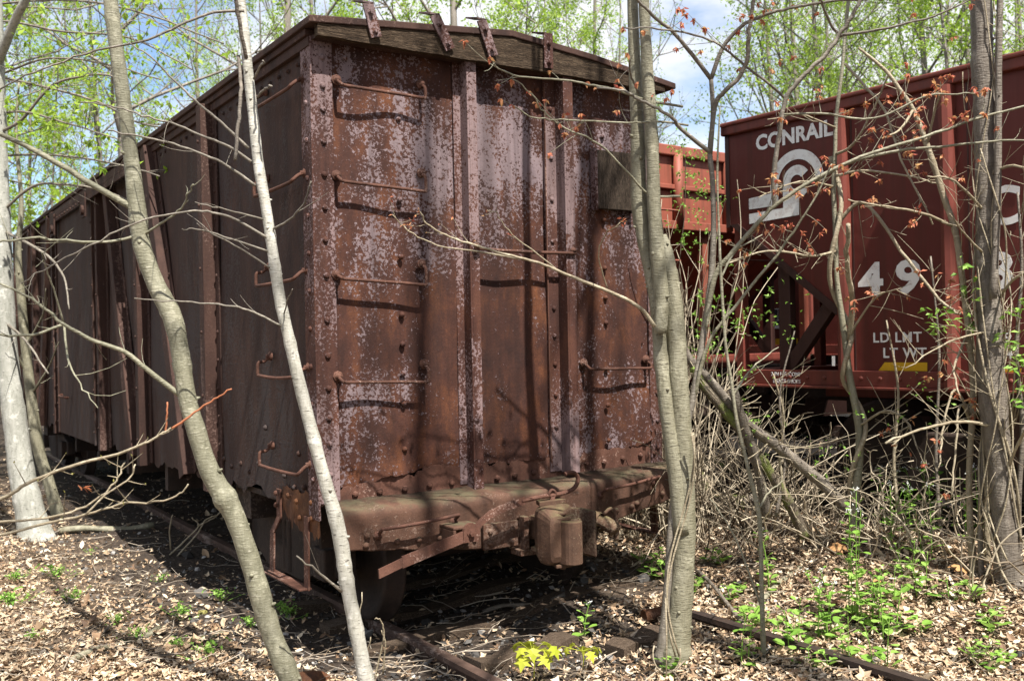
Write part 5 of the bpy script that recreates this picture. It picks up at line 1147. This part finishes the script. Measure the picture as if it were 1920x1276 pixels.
# ------------------------------------------------------------------ woodland
def gen_tree(H, r0, nb, c0, leaf_n, leaf, fork=False, lean=.02, spread=.30, up=.9):
    wd_, lf_ = MB(), MB(); tips = []
    z = np.linspace(0, 1, 16); ph = rng.uniform(0, 6, 2)
    tp = np.stack([lean * H * z ** 1.5 + .012 * H * np.sin(z * 5 + ph[0]) * z, .012 * H * np.sin(z * 4 + ph[1]) * z, H * z], -1)
    wd_.tube(tp, r0 * (1.15 * np.exp(-z * 18) * .5 + (1 - .86 * z)), 10, wob=.03)
    def grow(p, d, L_, r, lev):
        n = 6; q = [p]; dd = d.copy()
        for i in range(n - 1):
            dd = dd + rng.normal(0, .13, 3); dd[2] += .07; dd /= np.linalg.norm(dd); q.append(q[-1] + dd * L_ / (n - 1))
        q = np.array(q); wd_.tube(q, r * np.linspace(1, .35, n), 5 if lev == 0 else (4 if lev == 1 else 3), cap=False)
        if lev < 2:
            for i in range(5 if lev == 0 else 4):
                k = int(rng.integers(1, n)); e = (q[k] - q[k - 1]); e /= np.linalg.norm(e); e = e * .7 + rng.normal(0, .55, 3); e[2] += .15; e /= np.linalg.norm(e); grow(q[k], e, L_ * rng.uniform(.35, .6), r * .45, lev + 1)
        if lev >= 1: tips.extend(list(q[2:]))
    for i in range(nb):
        f = c0 + (1 - c0) * (i + rng.uniform(0, 1)) / nb; k = f * 15; j = min(14, int(k)); p = tp[j] + (tp[j + 1] - tp[j]) * (k - j); a = i * 2.4 + rng.uniform(-.6, .6)
        d = np.array([math.cos(a), math.sin(a), up * rng.uniform(.4, 1.3)]); d /= np.linalg.norm(d); grow(p, d, H * spread * (1.15 - .8 * f) * rng.uniform(.6, 1.2), r0 * .42 * (1.1 - .8 * f), 0)
    tips = np.array(tips); idx = rng.integers(0, len(tips), leaf_n); clump = rng.uniform(0, 1, len(tips)) < .55
    idx = idx[clump[idx]]; pos = tips[idx] + rng.normal(0, .14, (len(idx), 3)); n = len(pos)
    if n: lf_.scatter(LQ_V, LQ_F, pos, rotmats(n, full=True) * (leaf * rng.uniform(.6, 1.3, n))[:, None, None])
    return wd_, lf_
KINDS = [dict(H=19, r0=.14, nb=18, c0=.30, leaf_n=13000, leaf=.12), dict(H=16, r0=.105, nb=14, c0=.22, leaf_n=12000, leaf=.12, spread=.26), dict(H=22, r0=.175, nb=18, c0=.33, leaf_n=6500, leaf=.12, spread=.27), dict(H=14, r0=.075, nb=14, c0=.15, leaf_n=13000, leaf=.11, lean=.07), dict(H=18, r0=.12, nb=16, c0=.25, leaf_n=1500, leaf=.10, lean=.04), dict(H=17, r0=.13, nb=6, c0=.45, leaf_n=120, leaf=.09, lean=.02)]
LAB = ['tall grey trunked tree in thin new leaf', 'middling tree with many yellow green young leaves', 'large tall trunk with a high sparse crown', 'slender leaning understorey tree in fresh green leaf', 'nearly bare grey tree with fine branches', 'bare straight tree']
protos = []
for k, kd in enumerate(KINDS):
    wd_, lf_ = gen_tree(**kd); r_ = empty('woodland_tree', (0, 0, 0), 0, LAB[k], 'tree')
    wd_.build('trunk', M['farbark'], r_, None, True); lf_.build('crown', M['spring'], r_); protos.append(r_)
usedp = [False] * 6
def plant(k, x, y, s, rz, label, group):
    o = copy_tree(protos[k]) if usedp[k] else protos[k]; usedp[k] = True; o.location = (x, y, float(gz(x, y)) - .05); o.rotation_euler.z = rz; o.scale = (s, s, s); tag(o, label, 'tree', group)
placed = []
def forest(n, cond, lab, group, ks, dmin, y0, y1, x0=-.62, x1=.62):
    c = 0; tries = 0
    while c < n and tries < 4000:
        tries += 1; y = math.sqrt(rng.uniform(y0 * y0, y1 * y1)); x = rng.uniform(x0, x1) * y; u, v = uv(x, y)
        if not cond(u, v, x, y) or any((x - a) ** 2 + (y - b) ** 2 < dmin ** 2 for a, b in placed): continue
        k = int(rng.choice(ks)); placed.append((x, y)); plant(k, x, y, rng.uniform(.8, 1.2), rng.uniform(0, 6.28), LAB[k] + ' ' + lab, group); c += 1
forest(30, lambda u, v, x, y: u < -1.6 and v > 6, 'left of the box car', 'woodland trees left of the box car', [0, 1, 1, 3, 3, 4, 4], 1.1, 11, 38)
forest(34, lambda u, v, x, y: (u > 11.8 or (v > 16 and u > -1.5)), 'behind the hopper cars', 'woodland trees behind the cars', [0, 0, 1, 2, 3, 4], 1.6, 18, 46)
forest(26, lambda u, v, x, y: (u > 11.5 or v > 17), 'far back in the wood', 'woodland trees far back', [0, 1, 1, 2, 3, 3], 2.0, 40, 75)
# trees standing in the sun's way behind the camera side of the track
for k, u, v, s, rz in ((5, -.05, -6.2, 1.0, 1.0), (5, -2.6, -8.5, 1.0, 1.7), (5, -3.9, -7.2, 1.0, 3.3), (5, 1.75, -5.2, .95, 2.2), (5, 4.3, -7.5, 1.0, .4), (5, 6.9, -6.5, 1.1, 4.0)):
    p = W(u, v); plant(k, p[0], p[1], s, rz, LAB[k] + ' standing outside the picture toward the sun', 'trees beside the viewpoint')
# a low leafy mass closing the far wood
mb = MB(); n = 26000; th = rng.uniform(-.62, .62, n); y = rng.uniform(48, 85, n); x = th * y; z = np.abs(rng.normal(0, 3.2, n)) * rng.uniform(.2, 1, n) + gz(x, y); mb.scatter(LQ_V, LQ_F, np.stack([x, y, z], -1), rotmats(n, full=True) * rng.uniform(.3, .7, n)[:, None, None])
tag(mb.build('far_undergrowth', M['spring']), 'hazy yellow green undergrowth closing off the far wood', 'undergrowth', kind='stuff')
mb = MB(); n = 9000; y = rng.uniform(13, 40, n); x = rng.uniform(-.62, -.30, n) * y; u, v = uv(x, y); k = u < -1.4; x, y = x[k], y[k]; n = len(x); z = np.abs(rng.normal(0, .9, n)) + gz(x, y); mb.scatter(LQ_V, LQ_F, np.stack([x, y, z], -1), rotmats(n, full=True) * rng.uniform(.06, .14, n)[:, None, None])
tag(mb.build('left_undergrowth', M['spring']), 'scattered low green shrub leaves under the trees at far left', 'undergrowth', kind='stuff')
# leafy branches hanging above the left side of the car
def leafy(px, py, label, spots, mat='spring', dd=9.0):
    base = G(px, py); r_ = tree_root('sapling', base, label, 'sapling'); mb = MB(); tips = []
    top = P(px + 15, -250, base[1]); q = spline([base, base * .6 + top * .4 + (.1, 0, 0), top], per=8); mb.tube(q, np.linspace(.05, .02, len(q)), 8)
    for pts in spots:
        s, r = limb(pts, base[1], dd, 6, 2.5); mb.tube(s, r, 5); twigs(mb, s, 16, .6, .004, tips, .1, .8, .1, 2)
    mb.build('trunk', M['maplebark'], r_, base, True); mb = MB(); clusters(mb, tips, 3.6, .068, .3, .6); mb.build('leaves', M[mat], r_, base)
leafy(-120, 985, 'sapling off the left edge holding sprays of light green leaves over the box car roof', [[(-110, 180), (0, 140), (90, 110), (200, 120), (300, 150)], [(-110, 60), (0, 40), (120, 60), (240, 70), (360, 130)], [(-110, 250), (20, 210), (120, 230), (220, 260)], [(-110, 20), (100, 0), (250, 20), (420, 80)], [(-110, 300), (60, 290), (180, 300), (300, 330)], [(-110, 120), (150, 180), (260, 230), (330, 240)]])
